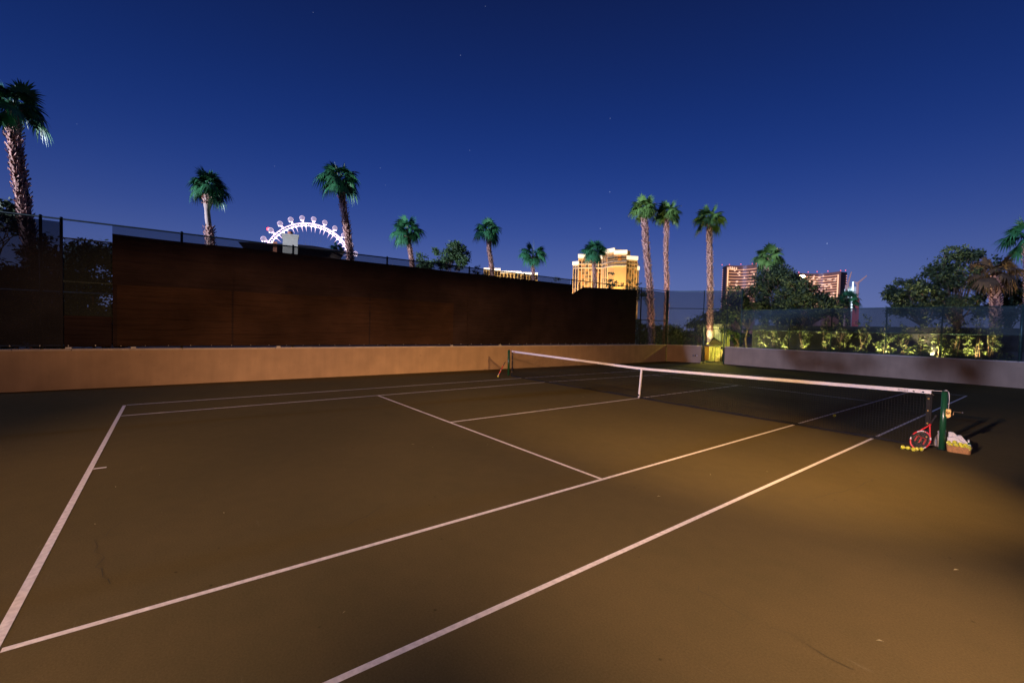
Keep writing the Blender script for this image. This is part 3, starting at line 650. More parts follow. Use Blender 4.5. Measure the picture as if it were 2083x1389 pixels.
# ============================================================ PALMS
BARK = mat('palm_bark', (.16, .075, .06), .95, .35, 9, .6); BOOT = mat('palm_boot', (.50, .30, .26), .9, .35, 6, .4)
SMOOTH = mat('palm_trunk_smooth', (.42, .34, .31), .9, .2, 4, .4); FROND = mat('palm_frond', (.035, .155, .065), .45, .4, 3, spec=.5)
FROND_LIT = mat('palm_frond_lit', (.12, .24, .06), .45, .35, 3, spec=.5); FROND_DRY = mat('palm_frond_dry', (.16, .10, .05), .8, .3, 3)  # brighter frond copy: the light on some palms is put into the green
PET = mat('palm_petiole', (.20, .26, .12), .4, .2, spec=.5); WHITEW = mat('whitewash', (.75, .68, .58), .9, .1, 8, .2)
def frond_mesh(name, e, seed, m, drop=.5, Lp=.74, Lb=.90):
    rr = random.Random(seed); b = MB()
    P = []; d = Vector((math.cos(e), 0, math.sin(e)))
    for k in range(5):
        t = k/4; P.append(Vector((.06, 0, 0))+d*Lp*t-Vector((0, 0, .22*t*t*(.4+math.cos(e)))))
    b.tube(P, [.022, .018, .015, .013, .011], 4, False)
    hub = P[-1]; t = (P[-1]-P[-2]).normalized(); s = Vector((0, 1, 0)); n = t.cross(s)
    tw = rr.uniform(-.5, .5); s2 = s*math.cos(tw)+n*math.sin(tw); n2 = t.cross(s2)
    K = 27
    for k in range(K):
        a = R(-128+256*k/(K-1)+rr.uniform(-3, 3)); dr = (t*math.cos(a)+s2*math.sin(a)+n2*(-.22*abs(math.sin(a)))).normalized()
        L_ = Lb*(.66+.34*math.cos(a*.62))*rr.uniform(.86, 1.08); wv = dr.cross(n2).normalized()
        dp = drop*rr.uniform(.75, 1.3); pr = None
        for r, w in ((0, .014), (.4, .052), (.66, .036), (.86, .014), (1.0, .003)):
            c = hub+dr*(L_*r*(1-.22*dp*r*r))-Vector((0, 0, dp*L_*max(0, r-.28)**1.7))
            q = (c-wv*w, c+wv*w)
            if pr: b.quad(pr[0], pr[1], q[1], q[0])
            pr = q
    me = bpy.data.meshes.new(name); me.from_pydata([tuple(v) for v in b.v], [], b.f); me.materials.append(m); return me
FR = {}
def frset(m, key):
    if key not in FR:
        FR[key] = [[frond_mesh('frond', R(e_), 10*i+j, m, dpp) for j in range(2)] for i, (e_, dpp) in enumerate(((76, .25), (54, .5), (34, .75), (12, 1.0), (-15, 1.0), (-42, .9)))]
    return FR[key]
def palm(label, pts, D, r0, crown_r, m=FROND, key='green', boots=(0, 1), smooth=None, low=.0, nf=30, white=False, group='fan palms around the court', seed=0, name='fan_palm', gz=GZ, spikes=2, dens_=1.0, sy=.92):
    rr = random.Random(seed)
    W_ = [at(u, v, D) for u, v in pts]       # top first, going down
    top = W_[0]; d = (W_[-1]-W_[-2]); 
    if W_[-1].z > gz: W_.append(W_[-1]+Vector((d.x*.4, d.y*.4, d.z)).normalized()*((W_[-1].z-gz)/abs(Vector((d.x*.4, d.y*.4, d.z)).normalized().z)))
    base = W_[-1]
    t = thing(name, label, 'palm tree', base, group)
    # resampled axis (smooth)
    A = []
    for i in range(len(W_)-1):
        for k in range(8): A.append(W_[i].lerp(W_[i+1], k/8))
    A.append(W_[-1]); 
    for _ in range(4): A = [A[0]]+[(A[i-1]+A[i]*2+A[i+1])/4 for i in range(1, len(A)-1)]+[A[-1]]
    Ln = [0]
    for i in range(1, len(A)): Ln.append(Ln[-1]+(A[i]-A[i-1]).length)
    def pos(s):
        for i in range(1, len(A)):
            if Ln[i] >= s: return A[i-1].lerp(A[i], (s-Ln[i-1])/max(1e-6, Ln[i]-Ln[i-1]))
        return A[-1]
    T = Ln[-1]; vis = (top.z-gz)
    def rad(s):
        if smooth and smooth[0] < s/T < smooth[1]: return r0*.62
        return r0*(.62+.3*min(1, s/.6))*(1 if s < T*.93 else 1.08)
    sc0 = crown_r/1.55; b = MB(); k = max(12, int(T/.35)); b.tube([pos(T*i/k) for i in range(k+1)], [rad(T*i/k)*rr.uniform(.95, 1.05) for i in range(k+1)], 10)
    b.tube([top-Vector((0, 0, .05)), top+Vector((0, 0, .26*sc0))], [r0*.5, r0*.3], 8); b.build('trunk', SMOOTH if smooth else BARK, t, True)
    b = MB(); s = .05
    while s < T*boots[1]:
        if not (smooth and smooth[0] < s/T < smooth[1]):
            c = pos(s); r = rad(s); nb = 7; a0 = rr.uniform(0, 6.3)
            for j in range(nb):
                a = a0+2*PI*j/nb+rr.uniform(-.25, .25); o = Vector((math.cos(a), math.sin(a), 0)); q = Vector((-o.y, o.x, 0))
                w = r0*rr.uniform(.26, .44); hL = rr.uniform(.10, .18); out = r0*rr.uniform(.2, .55); tilt = q*rr.uniform(-.10, .10)
                p0 = c+o*r*.92-Vector((0, 0, hL*.5)); p1 = c+o*(r+out)+Vector((0, 0, hL*.6))+tilt
                b.quad(p0-q*w, p0+q*w, p1+q*w*.45, p1-q*w*.45)
                b.quad(p0-q*w, p1-q*w*.45, p1-q*w*.45+Vector((0, 0, -.05)), p0-q*w-o*.02)
        s += .13/dens_
    tag(b.build('leaf_bases', BOOT, t), kind='stuff')
    if white: b = MB(); b.tube([Vector((base.x, base.y, gz)), Vector((base.x, base.y, gz+1.15)), Vector((base.x, base.y, gz+1.18))], [r0*1.12, r0*1.06, r0*.9], 14); b.build('whitewashed_base', WHITEW, t, True)
    S6 = frset(m, key); sc_ = crown_r/1.55
    tot = [.10, .25, .26, .20, .10+low*.4, low*.3]; 
    for lv, fr_ in enumerate(tot):
        nn = max(1, round(nf*.82*fr_)); a0 = rr.uniform(0, 6)
        for j in range(nn):
            o = link('frond', rr.choice(S6[lv]), t, top+Vector((0, 0, .22*sc_))); o.rotation_euler = (rr.uniform(-.12, .12), rr.uniform(-.15, .15), a0+2*PI*j/nn+rr.uniform(-.35, .35)); q = sc_*rr.uniform(.82, 1.12); o.scale = (q, q, q*sy)
    for j in range(spikes):
        MB().tube([top, top+Vector((rr.uniform(-.25, .25), rr.uniform(-.25, .25), rr.uniform(.9, 1.5)*sc_))], [.02, .006], 4, False).build('spear', PET, t)
    return t
palm('huge shaggy palm at the left edge, nearest and tallest of all', [(26, 222), (30, 300), (46, 400), (62, 500), (72, 600)], 19.5, .150, .93, seed=1, low=.1, nf=32, dens_=1.3, gz=.5)
palm('palm left of the lit wheel with a bare pale patch on its trunk', [(424, 385), (421, 430), (428, 484)], 27, .20, 1.15, seed=2, smooth=(.10, .245), low=.12, nf=34)
palm('thick palm crossing the right side of the lit wheel', [(690, 368), (702, 440), (713, 520)], 29, .20, 1.5, seed=3, low=.1)
palm('palm just left of the pale green bush above the black screen', [(828, 474), (832, 500), (838, 530)], 38, .19, 1.75, seed=4)
palm('palm above the low lit roof, between bush and drooping palm', [(993, 472), (995, 510), (1002, 552)], 42, .20, 1.6, seed=5, low=.1)
palm('sparse palm with one frond drooping apart to the left', [(1084, 521), (1084, 545), (1085, 562)], 42, .15, 1.75, seed=6, nf=17)
palm('dark palm standing in front of the golden floodlit hotel', [(1208, 514), (1209, 550), (1211, 582)], 40, .17, 1.5, seed=7, low=.1)
palm('tall palm, leftmost of the three tall ones by the fence corner', [(1310, 428), (1314, 500), (1322, 585), (1326, 690)], 32, .205, 1.25, m=FROND_LIT, key='bright', seed=8, low=.1, nf=32)
palm('tall palm, middle one of the three by the fence corner', [(1357, 438), (1354, 520), (1357, 590), (1353, 686)], 33, .15, 1.2, m=FROND_LIT, key='bright', seed=9, low=.1, nf=32)
palm('tall palm with whitewashed foot rising behind the gate', [(1442, 448), (1444, 530), (1445, 600), (1444, 697)], 36.5, .19, 1.42, m=FROND_LIT, key='bright', seed=10, white=True, low=.05, nf=30)
palm('palm whose top rises out of the dark trees between the brown towers', [(1562, 528), (1560, 560), (1558, 620)], 40, .20, 1.5, m=FROND_LIT, key='bright', seed=11)
palm('tiny palm silhouetted inside the lit wheel', [(685, 506), (685, 515), (685, 525)], 70, .25, 1.35, seed=12, nf=18, group='small distant palms')
palm('short palm with rusty drooping fronds at right, before the dark trees', [(2024, 562), (2024, 590), (2026, 640)], 33, .20, 1.3, m=FROND_DRY, key='dry', seed=13, low=.2, nf=20)
palm('green palm crown cut by the right edge of the picture', [(2090, 490), (2091, 520), (2093, 600)], 34, .16, 1.45, seed=14, nf=26)
palm('small palm below the cranes, just above the blue screen', [(1725, 612), (1725, 630), (1725, 650)], 60, .22, 1.5, seed=15, nf=20, group='small distant palms')

# ============================================================ LEAFY TREES AND SHRUBS
LEAF_D = mat('leaf_dark', (.040, .065, .030), .6, .4, 2, spec=.3); LEAF_G = mat('leaf_green', (.060, .120, .045), .55, .45, 2, spec=.4)
LEAF_H = mat('hedge_leaf', (.12, .16, .05), .45, .45, 5, spec=.5); WOOD = mat('branch_wood', (.16, .11, .08), .9, .3, 6, .5)
def leaves(name, blobs, per, size, m, parent, seed, flat=.75, shell=.55):
    rr = np.random.default_rng(seed); C_ = []
    for (x, y, z, r) in blobs:
        # each blob breaks into twig clusters
        k = max(4, int(per*r*r)); nc = max(5, int(16*r))
        dirs = rr.normal(size=(nc, 3)); dirs /= np.linalg.norm(dirs, axis=1)[:, None]
        cc = dirs*(r*(shell+(1-shell)*rr.random((nc, 1)))); 
        pick = rr.integers(0, nc, k); pos = cc[pick]+rr.normal(size=(k, 3))*r*.27
        pos[:, 2] *= flat; C_.append(pos+np.array([x, y, z]))
    C_ = np.concatenate(C_); n = len(C_)
    a = rr.normal(size=(n, 3)); a /= np.linalg.norm(a, axis=1)[:, None]; b = np.cross(a, rr.normal(size=(n, 3))); b /= np.linalg.norm(b, axis=1)[:, None]
    s = size*rr.uniform(.6, 1.4, (n, 1)); V = np.stack([C_-a*s, C_-b*s*.45, C_+a*s, C_+b*s*.45], 1).reshape(-1, 3)
    o = np_mesh(name, V, np.arange(n*4).reshape(-1, 4), m, parent, wloc(parent)); return tag(o, kind='stuff')
def limb(parent, a, b, r0, r1, m=WOOD, name='branch', bend=.1, seed=0):
    rr = random.Random(seed); a, b = Vector(a), Vector(b); P = []
    for k in range(6):
        t = k/5; P.append(a.lerp(b, t)+Vector((rr.uniform(-1, 1), rr.uniform(-1, 1), 0))*bend*math.sin(PI*t)+Vector((0, 0, bend*math.sin(PI*t))))
    return MB().tube(P, [r0+(r1-r0)*k/5 for k in range(6)], 7, False).build(name, m, parent, True)
def tree(label, blobs_px, D, base_u, m, per=900, size=.09, seed=0, name='leafy_tree', cat='tree', group=None, gz=GZ, tr=.16, spread=1.2, fill=0, branch=True):
    rr = random.Random(seed); B = []
    for u, v, rp in blobs_px:
        c = at(u, v, D+rr.uniform(-spread, spread)); dep = (c-Vector((CX, CY, CZ))).dot(fw); B.append((c.x, c.y, c.z, rp/F*dep))
    g = at(base_u, 700, D); base = (g.x, g.y, gz)
    t = thing(name, label, cat, base, group)
    zc = min(b[2] for b in B); fork = Vector((base[0], base[1], gz+max(.4, (zc-gz)*.6)))
    limb(t, base, fork, tr*.6, tr*.4, name='trunk', seed=seed)
    if branch:
        for i, b in enumerate(B): limb(t, fork, (b[0], b[1], b[2]), tr*.16, tr*.06, seed=seed*31+i, bend=.25)
    leaves('crown', B, per, size, m, t, seed); return t
def cloud(u0, u1, vtop, vbot, n, rp, seed, shape=None):
    rr = random.Random(seed); o = []
    while len(o) < n:
        u = rr.uniform(u0, u1); vt = shape(u) if shape else vtop; 
        if vt >= vbot-2: continue
        o.append((u, rr.uniform(vt+rp*.8, vbot), rp*rr.uniform(.6, 1.25)))
    return o
def interp(tab):
    return lambda u: next((a[1]+(b[1]-a[1])*(u-a[0])/(b[0]-a[0]) for a, b in zip(tab[:-1], tab[1:]) if a[0] <= u <= b[0]), tab[-1][1])
tree('round pale green bush-like tree above the black screen', cloud(856, 948, 0, 545, 26, 13, 41, interp([(850, 520), (862, 508), (878, 512), (884, 496), (905, 492), (925, 488), (942, 500), (954, 525)])), 45, 905, LEAF_G, 1100, .10, 41)
tree('dark leafy treetop at the far left edge behind the huge palm', cloud(-60, 34, 0, 470, 14, 20, 42, interp([(-60, 400), (10, 402), (36, 425)])), 24, -20, LEAF_D, 900, .09, 42)
tree('big dark broadleaf tree between the two brown towers', cloud(1545, 1635, 0, 650, 60, 16, 43, interp([(1540, 560), (1552, 545), (1570, 528), (1590, 524), (1606, 545), (1616, 560), (1632, 575)])), 35, 1587, LEAF_D, 1000, .085, 43, tr=.22)
tree('dark spreading tree right of the big one, in front of the right brown tower', cloud(1605, 1712, 0, 640, 60, 15, 44, interp([(1600, 560), (1625, 556), (1650, 566), (1668, 588), (1690, 592), (1712, 612)])), 34, 1640, LEAF_D, 1000, .08, 44, tr=.16)
tree('leafy tree in front of the left brown tower beside the screen corner', cloud(1482, 1560, 0, 645, 40, 13, 45, interp([(1478, 590), (1488, 575), (1510, 590), (1530, 574), (1548, 570), (1562, 590)])), 34.5, 1520, LEAF_D, 800, .08, 45)
tree('light little tree behind the corner screen in front of the left tower', cloud(1480, 1512, 0, 640, 8, 11, 46, interp([(1476, 590), (1490, 577), (1512, 592)])), 37, 1494, LEAF_G, 800, .08, 46, tr=.08)
tree('large dark windblown tree at right, lower left lobe pale and bare', cloud(1812, 1912, 0, 640, 40, 15, 47, interp([(1806, 580), (1822, 562), (1845, 548), (1870, 525), (1900, 515), (1915, 520)])), 33.5, 1880, LEAF_D, 900, .085, 47, tr=.2)
tree('tallest dark tree at right behind the blue screen', cloud(1900, 1992, 0, 640, 44, 16, 48, interp([(1895, 525), (1925, 500), (1950, 487), (1975, 487), (1992, 500)])), 34, 1945, LEAF_D, 950, .085, 48, tr=.22)
tree('dark tree at the right edge behind the rusty palm', cloud(1985, 2100, 0, 640, 40, 17, 49, interp([(1985, 500), (2010, 505), (2035, 520), (2050, 545), (2100, 535)])), 36, 2050, LEAF_D, 800, .085, 49, tr=.2)
tree('dark shrubbery seen through the corner screen left of the gate', cloud(1366, 1470, 0, 705, 34, 14, 51, interp([(1360, 648), (1385, 642), (1405, 650), (1425, 625), (1470, 612)])), 38, 1420, LEAF_D, 1500, .09, 51, spread=.8)
tree('low dark shrubs behind the corner screen between the tall palms', cloud(1290, 1366, 0, 705, 22, 13, 52, interp([(1288, 640), (1320, 655), (1366, 665)])), 36, 1330, LEAF_D, 1500, .09, 52, spread=.6)
tree('dark bushes behind the corner screen right of the gate', cloud(1470, 1520, 0, 700, 18, 13, 53, interp([(1470, 612), (1520, 600)])), 36, 1500, LEAF_D, 1500, .09, 53, spread=.6)
for i, (u, v) in enumerate(((1243, 552), (1282, 568), (1300, 572), (1262, 574), (972, 536), (1052, 556), (1132, 562), (1315, 580))):
    tree(['spindly shrub against the golden hotel, tallest of the row', 'bushy shrub at the right foot of the golden hotel', 'pale shrub right of the golden hotel beside the tall palm', 'low dark shrub before the golden hotel', 'tiny treetop left of the low lit roof', 'tiny treetop in the middle of the low lit roof', 'tiny treetop just right of the low lit roof', 'dark shrub at the foot of the leftmost tall palm'][i],
         [(u, v+6, 6), (u-5, v+18, 8), (u+5, v+24, 9), (u, v+32, 10)][: (4 if i < 4 or i == 7 else 3)], 48, u, LEAF_G if i % 2 else LEAF_D, 500, .10, 60+i, 'shrub', 'shrub', 'shrubs beyond the left fence', tr=.06, spread=.5)
# hedge behind the back fence: climbing shrubs lit from below
hx = [(-4.35, .85, 2.0), (-3.55, 1.0, 2.1), (-2.75, .9, 1.9), (-2.0, .65, 1.5), (-.95, .75, 2.1), (-.2, .6, 2.2), (.75, .7, 2.2), (1.75, .75, 1.9), (2.4, .6, 1.7), (3.15, .6, 2.3), (3.75, .55, 1.9), (4.25, .8, 2.4), (4.9, .75, 2.45), (5.4, .6, 2.1)]
hl = ['leftmost bright shrub', 'second bright shrub from the left', 'glowing shrub left of the dark trunk', 'small shrub right of the dark trunk', 'pinkish lit shrub with bare stem', 'thin shrub with leaves climbing high', 'shrub above a glowing coping light', 'sparse shrub left of the paired posts', 'low dim shrub', 'tall shrub climbing past the middle rail', 'dim green shrub beside a post', 'tall green shrub at the brown wall shadow', 'brightest green shrub near the right end', 'last shrub at the right end']
for i, (x, w, h) in enumerate(hx):
    rr = random.Random(80+i); y = 17.75+rr.uniform(-.1, .25); t = thing('hedge_shrub', hl[i]+' behind the back fence', 'shrub', (x, y, GZ), 'shrubs behind the back fence')
    for k in range(3): limb(t, (x+rr.uniform(-.12, .12), y, GZ), (x+rr.uniform(-.3, .3), y+rr.uniform(-.1, .2), GZ+h*rr.uniform(.6, .95)), .013, .005, name='stem', seed=i*5+k, bend=.06)
    B = []
    for k in range(int(9*h)):
        f_ = (k/(9*h)); B.append((x+rr.gauss(0, w*.30*(1-.45*f_)), y+rr.uniform(-.12, .25), GZ+.15+h*f_, .17*rr.uniform(.8, 1.5)*(1-.35*f_)))
    leaves('foliage', B, 1100 if h < 2.2 else 950, .05, LEAF_H, t, 90+i, 1, .4)
# uplights
UC = (1, .80, .40)
for i, (x, pw) in enumerate(((-4.0, 55), (-2.9, 45), (-1.9, 40), (-.75, 45), (.45, 60), (1.6, 60), (2.6, 35), (3.75, 60), (4.95, 90))):
    t = thing('garden_uplight', ['first', 'second', 'third', 'fourth', 'fifth', 'sixth', 'seventh', 'eighth', 'ninth'][i]+' small uplight from the left at the foot of the lit hedge', 'garden light', (x, 17.42, GZ), 'hedge uplights')
    MB().tube([(x, 17.42, GZ-.02), (x, 17.42, GZ+.07)], .035, 10).build('housing', blk, t, True)
    MB().tube([(x, 17.42, GZ+.071), (x, 17.42, GZ+.075)], .028, 10).build('lens', mat('lamp_lens', (.8, .7, .5), .3, emit=(1, .75, .35), est=18), t, True)
    spot('hedge_light', (x, 17.42, GZ+.10), (x+.1, 17.75, GZ+1.6), pw*5.6, UC, 120, .8, .03)
for i, (u_, D_, pw) in enumerate(((1500, 33, 260), (1530, 33, 200), (1668, 32.5, 320), (1700, 32, 220), (1878, 32.5, 420), (1900, 33, 320), (1955, 33.5, 260), (2040, 34, 500))):
    p_ = at(u_, 650, D_-1.2); t = thing('garden_uplight', ['first', 'second', 'third', 'fourth', 'fifth', 'sixth', 'seventh', 'eighth'][i]+' tree uplight from the left, standing behind the lit hedge', 'garden light', (p_.x, p_.y, GZ), 'tree uplights')
    MB().tube([(p_.x, p_.y, GZ-.02), (p_.x, p_.y, GZ+.1)], .05, 10).build('housing', blk, t, True)
    spot('tree_light', (p_.x, p_.y, GZ+.14), (p_.x-.1, p_.y+1.1, GZ+5), pw, (1, .78, .38), 70, .7, .05)
# garden wall behind the hedge and shadow-casting trees behind the camera's left
tag(MB().box((6, 20.6, 1.6), (24, .25, 1.9)).build('garden_wall', mat('garden_wall_paint', (.07, .075, .08), .9, .2, 2, .2)), 'plain grey garden wall dimly seen behind the lit hedge', 'wall')
def vtree(label, blobs, base, seed, size=.10, per=1500):
    t = thing('leafy_tree', label, 'tree', base, 'trees behind the baseline'); f_ = Vector((base[0], base[1], base[2]+4.6)); limb(t, base, f_, .10, .07, name='trunk', seed=seed)
    for i, b in enumerate(blobs): limb(t, f_, b[:3], .07, .03, seed=seed+i)
    leaves('crown', blobs, per, size, LEAF_D, t, seed, 1, .2)
YT = -27; k0 = math.tan(R(EL))*(17-YT); off = .06*(17-YT)
def sh(x, z, r): return (x-off*1.0, YT+random.uniform(-1, 1), z+k0, r)
vtree('leafy tree far behind the baseline, outside the picture', [sh(-2.2, .9, .45), (sh(-1.6, .4, .45)), sh(-.8, .3, .5), sh(-.1, .2, .45), sh(.4, .5, .35), sh(-1.2, 1.3, .5), sh(-2.6, 1.4, .4), sh(1.3, .25, .3), sh(1.0, .8, .3), sh(0, 1.5, .45), sh(-.6, 2.3, .8), sh(-2, 2.4, .8), sh(.6, 2.2, .6)], (sh(-1, 0, 1)[0], YT, 0), 201)
vtree('second leafy tree far behind the baseline, outside the picture', [sh(3.3, 1.0, .4), sh(3.7, .6, .3), sh(4.6, .9, .5), sh(4.9, .3, .45), sh(5.3, .9, .35), sh(4.2, 1.4, .5), sh(3.4, 1.8, .5), sh(5.2, 1.8, .5), sh(4.4, 2.4, .8), sh(5.2, .1, .35)], (sh(5.25, 0, 1)[0], YT, 0), 202)
vtree('third leafy tree far behind the baseline, outside the picture', [sh(-8.1, .7, .3), sh(-7.95, 1.1, .3), sh(-8.3, .35, .2), sh(-8, 1.8, .5)], (sh(-8, 0, 1)[0], YT, 0), 203)
# dim planting seen through the left end of the fence
for i, (x, y, h, w) in enumerate(((-11.2, -12.9, 4.1, 1.2), (-11.5, -14.6, 3.5, 1.0), (-10.9, -16.6, 3.4, 1.2))):
    t = thing('hedge_shrub', ['leafy hedge seen through the open gap at the left of the black windscreen', 'dim hedge behind the thin screen left of the gap', 'dim hedge at the far left edge'][i], 'shrub', (x, y, .6), 'hedges behind the left fence')
    limb(t, (x, y, .6), (x, y, h), .04, .02, name='stem', seed=i)
    leaves('foliage', [(x+random.uniform(-.4, .4), y+random.uniform(-w, w), random.uniform(1.2, h), .45) for _ in range(60)], 1500, .07, LEAF_D, t, 300+i, 1, .3)

# ============================================================ HOUSE BEYOND THE LEFT FENCE
RF = mat('roof_tiles', (.10, .07, .06), .9, .3, 6, .5); HW = mat('house_render', (.42, .43, .42), .9, .1, 3)
c = at(600, 520, 46); u1, u2 = at(520, 512, 46), at(705, 512, 46); ax = (u2-u1); ax.z = 0; ln = ax.length; ax.normalize(); nn = Vector((ax.y, -ax.x, 0))
if nn.dot(Vector((CX, CY, 0))-c) < 0: nn = -nn
h = thing('tiled_house', 'house with dark hipped roof and pale chimney inside the lit wheel', 'house', (c.x, c.y, 0))
ez = at(560, 506, 46).z; rz = at(625, 499, 46).z
fl = [c+ax*s_*ln/2+nn*t_*4 for s_, t_ in ((-1, 1), (1, 1), (1, -1), (-1, -1))]
MB().prism([p_[:2] for p_ in fl], 0, ez-1.2).build('wall', HW, h)
b = MB(); lo = [Vector((*(p_+(p_-c)*.06)[:2], ez-.3)) for p_ in fl]; pk = at(625, 499, 46); rd = [Vector((*(pk-ax*.6)[:2], rz)), Vector((*(pk+ax*.5)[:2], rz))]
b.quad(lo[0], lo[1], rd[1], rd[0]); b.quad(lo[2], lo[3], rd[0], rd[1]); b.v += [tuple(lo[1]), tuple(lo[2]), tuple(rd[1]), tuple(lo[3]), tuple(lo[0]), tuple(rd[0])]; k = len(b.v); b.f += [(k-6, k-5, k-4), (k-3, k-2, k-1)]
b.build('roof', RF, h)
def chim(u0, u1, v0, v1, D, flare, m, nm='chimney'):
    p, q = at(u0, v0, D), at(u1, v0, D); w = (q-p).length; zt, zb_ = p.z, at(u0, v1, D).z; m0 = (p+q)/2; rz_ = math.atan2((q-p).y, (q-p).x)
    b = MB(); b.box((m0.x, m0.y, (zt+zb_)/2-.6), (w*.86, w*.8, zt-zb_+1.0), rz_)
    b.box((m0.x, m0.y, zt-.12), (w, w*.95, .16), rz_); b.box((m0.x, m0.y, zt-.28), (w*.93, w*.88, .15), rz_)
    b.build(nm, m, h); return m0, zt
m0, zt = chim(573, 608, 476, 499, 43, 1, mat('chimney_render', (.50, .50, .46), .9, .08, 4))
MB().tube([(m0.x, m0.y, zt-.05), (m0.x, m0.y, zt+.22), (m0.x, m0.y, zt+.3)], [.22, .2, .1], 10).build('chimney_pot', mat('clay', (.4, .16, .1), .9), h, True)
m0, zt = chim(555, 564, 491, 502, 44, 1, mat('clay', (.4, .16, .1), .9), 'small_chimney')

# ============================================================ BIG WHEEL
def emat(name, col, st): return mat(name, (.5, .5, .5), .5, 0, emit=col, est=st)
DW = 640
cw = at(634, 545, DW); Rw = 57.2
vd = Vector((cw.x-CX, cw.y-CY, 0)).normalized(); ta = 1.5*PI; 
sd = Vector((-vd.y, vd.x, 0)); q = -.2867; wx = (sd*math.cos(q)+vd*math.sin(q))      # the wheel stands slightly turned
lp = at(529, 530, DW); 
hw = thing('observation_wheel', 'giant observation wheel with glowing white pink rim above the screen', 'ferris wheel', (cw.x, cw.y, 0))
def wp(a, r, o=0): n_ = Vector((wx.y, -wx.x, 0)); return Vector((cw.x, cw.y, cw.z))+wx*(r*math.cos(a))+Vector((0, 0, r*math.sin(a)))+n_*o
LW = emat('wheel_rim_light', (1, .66, .88), 2.2); LWW = emat('wheel_lamp', (1, .85, .95), 5); GLS = mat('cabin_glass', (.5, .5, .6), .2, .1, emit=(.7, .55, .85), est=.5)
for r_w, o in ((Rw, 1.5), (Rw, -1.5), (Rw-3.2, 0)):
    MB().tube([wp(2*PI*k/112, r_w, o) for k in range(113)], .5, 6, False).build('rim_tube', LW, hw, True)
for k in range(56): MB().tube([wp(2*PI*k/56, Rw, 1.5), wp(2*PI*k/56, Rw, -1.5), wp(2*PI*(k+.5)/56, Rw-3.2, 0)], .3, 4, False).build('rim_brace', LW, hw)
CBL = mat('wheel_cable', (.4, .4, .45), .5, emit=(.7, .5, .8), est=.02)  # rim light on the cables put in as faint emission
a_off0 = .479
CBT = emat('cable_end_glow', (1, .7, .92), 1.6)  # rays inside the rim built as glowing tapered cable ends
for k in range(28):
    for dq in (-.048, .048):
        a_ = a_off0+2*PI*k/28+dq
        MB().tube([wp(a_, 3, 2), wp(a_, Rw-11)], .05, 3, False).build('cable', CBL, hw)
        MB().tube([wp(a_, Rw-11), wp(a_+.002, Rw-3.2)], [.03, .6], 4, False).build('cable_glow', CBT, hw)
        MB().ball(wp(a_, Rw-3.2), 1.25, 8).build('rim_lamp', LWW, hw, True)
MB().tube([wp(0, 0, -6), wp(0, 0, 6)], 4, 20).build('hub', mat('wheel_steel', (.5, .5, .55), .5), hw, True)
for s1 in (-1, 1):
    for s2 in (-1, 1): MB().tube([wp(0, 0, 4*s2), Vector((cw.x, cw.y, 0))+wx*42*s1+Vector((wx.y, -wx.x, 0))*16*s2], 1.6, 8).build('support_leg', mat('wheel_steel', (.5, .5, .55), .5), hw, True)
cabm = None
a_off = .479
for k in range(28):
    a_ = a_off+2*PI*k/28; p_ = wp(a_, Rw+6.3)
    MB().ball(p_, 3.0, 14, (1, 1, .98)).build('cabin', GLS, hw, True)
    P_ = [wp(a_, Rw+6.3)+(wx*math.cos(x)+Vector((0, 0, 1))*math.sin(x))*3.05 for x in [2*PI*i/24 for i in range(25)]]
    MB().tube(P_, .3, 5, False).build('cabin_ring', emat('cabin_ring_light', (1, .72, .90), 1.15), hw, True)
    for s_ in (-1, 1): MB().ball(p_-Vector((0, 0, 2.9))+wx*1.3*s_, .6, 6).build('cabin_lamp', LWW, hw)
    for s_ in (-.02, .02): MB().tube([p_, wp(a_+s_, Rw, 0)], .35, 4).build('cabin_arm', LW, hw)
    MB().box(p_-Vector((0, 0, 1.0)), (3.2, 6.0, .5)).build('cabin_floor', mat('cabin_dark', (.05, .06, .16), .6), hw)
MB().ball(at(546, 466, DW-10), 1.9, 8).build('beacon', emat('red_beacon', (1, .03, .03), 9), hw, True)

# ============================================================ GOLDEN FLOODLIT HOTEL
CREAM = mat('hotel_cream', (.62, .41, .17), .85, .08, .05); CREAM2 = mat('hotel_trim', (.80, .68, .48), .8, .05, .05); DWIN = mat('hotel_window', (.05, .03, .02), .3, .4, .2)
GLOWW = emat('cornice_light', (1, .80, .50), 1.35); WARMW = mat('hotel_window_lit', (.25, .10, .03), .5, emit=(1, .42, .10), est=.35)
DH = 900
ho = thing('golden_hotel', 'huge cream hotel tower floodlit in gold with stepped cornices', 'building', tuple(at(1232, 560, DH)[:2])+(0,))
zH = lambda v, u=1232: at(u, v, DH).z
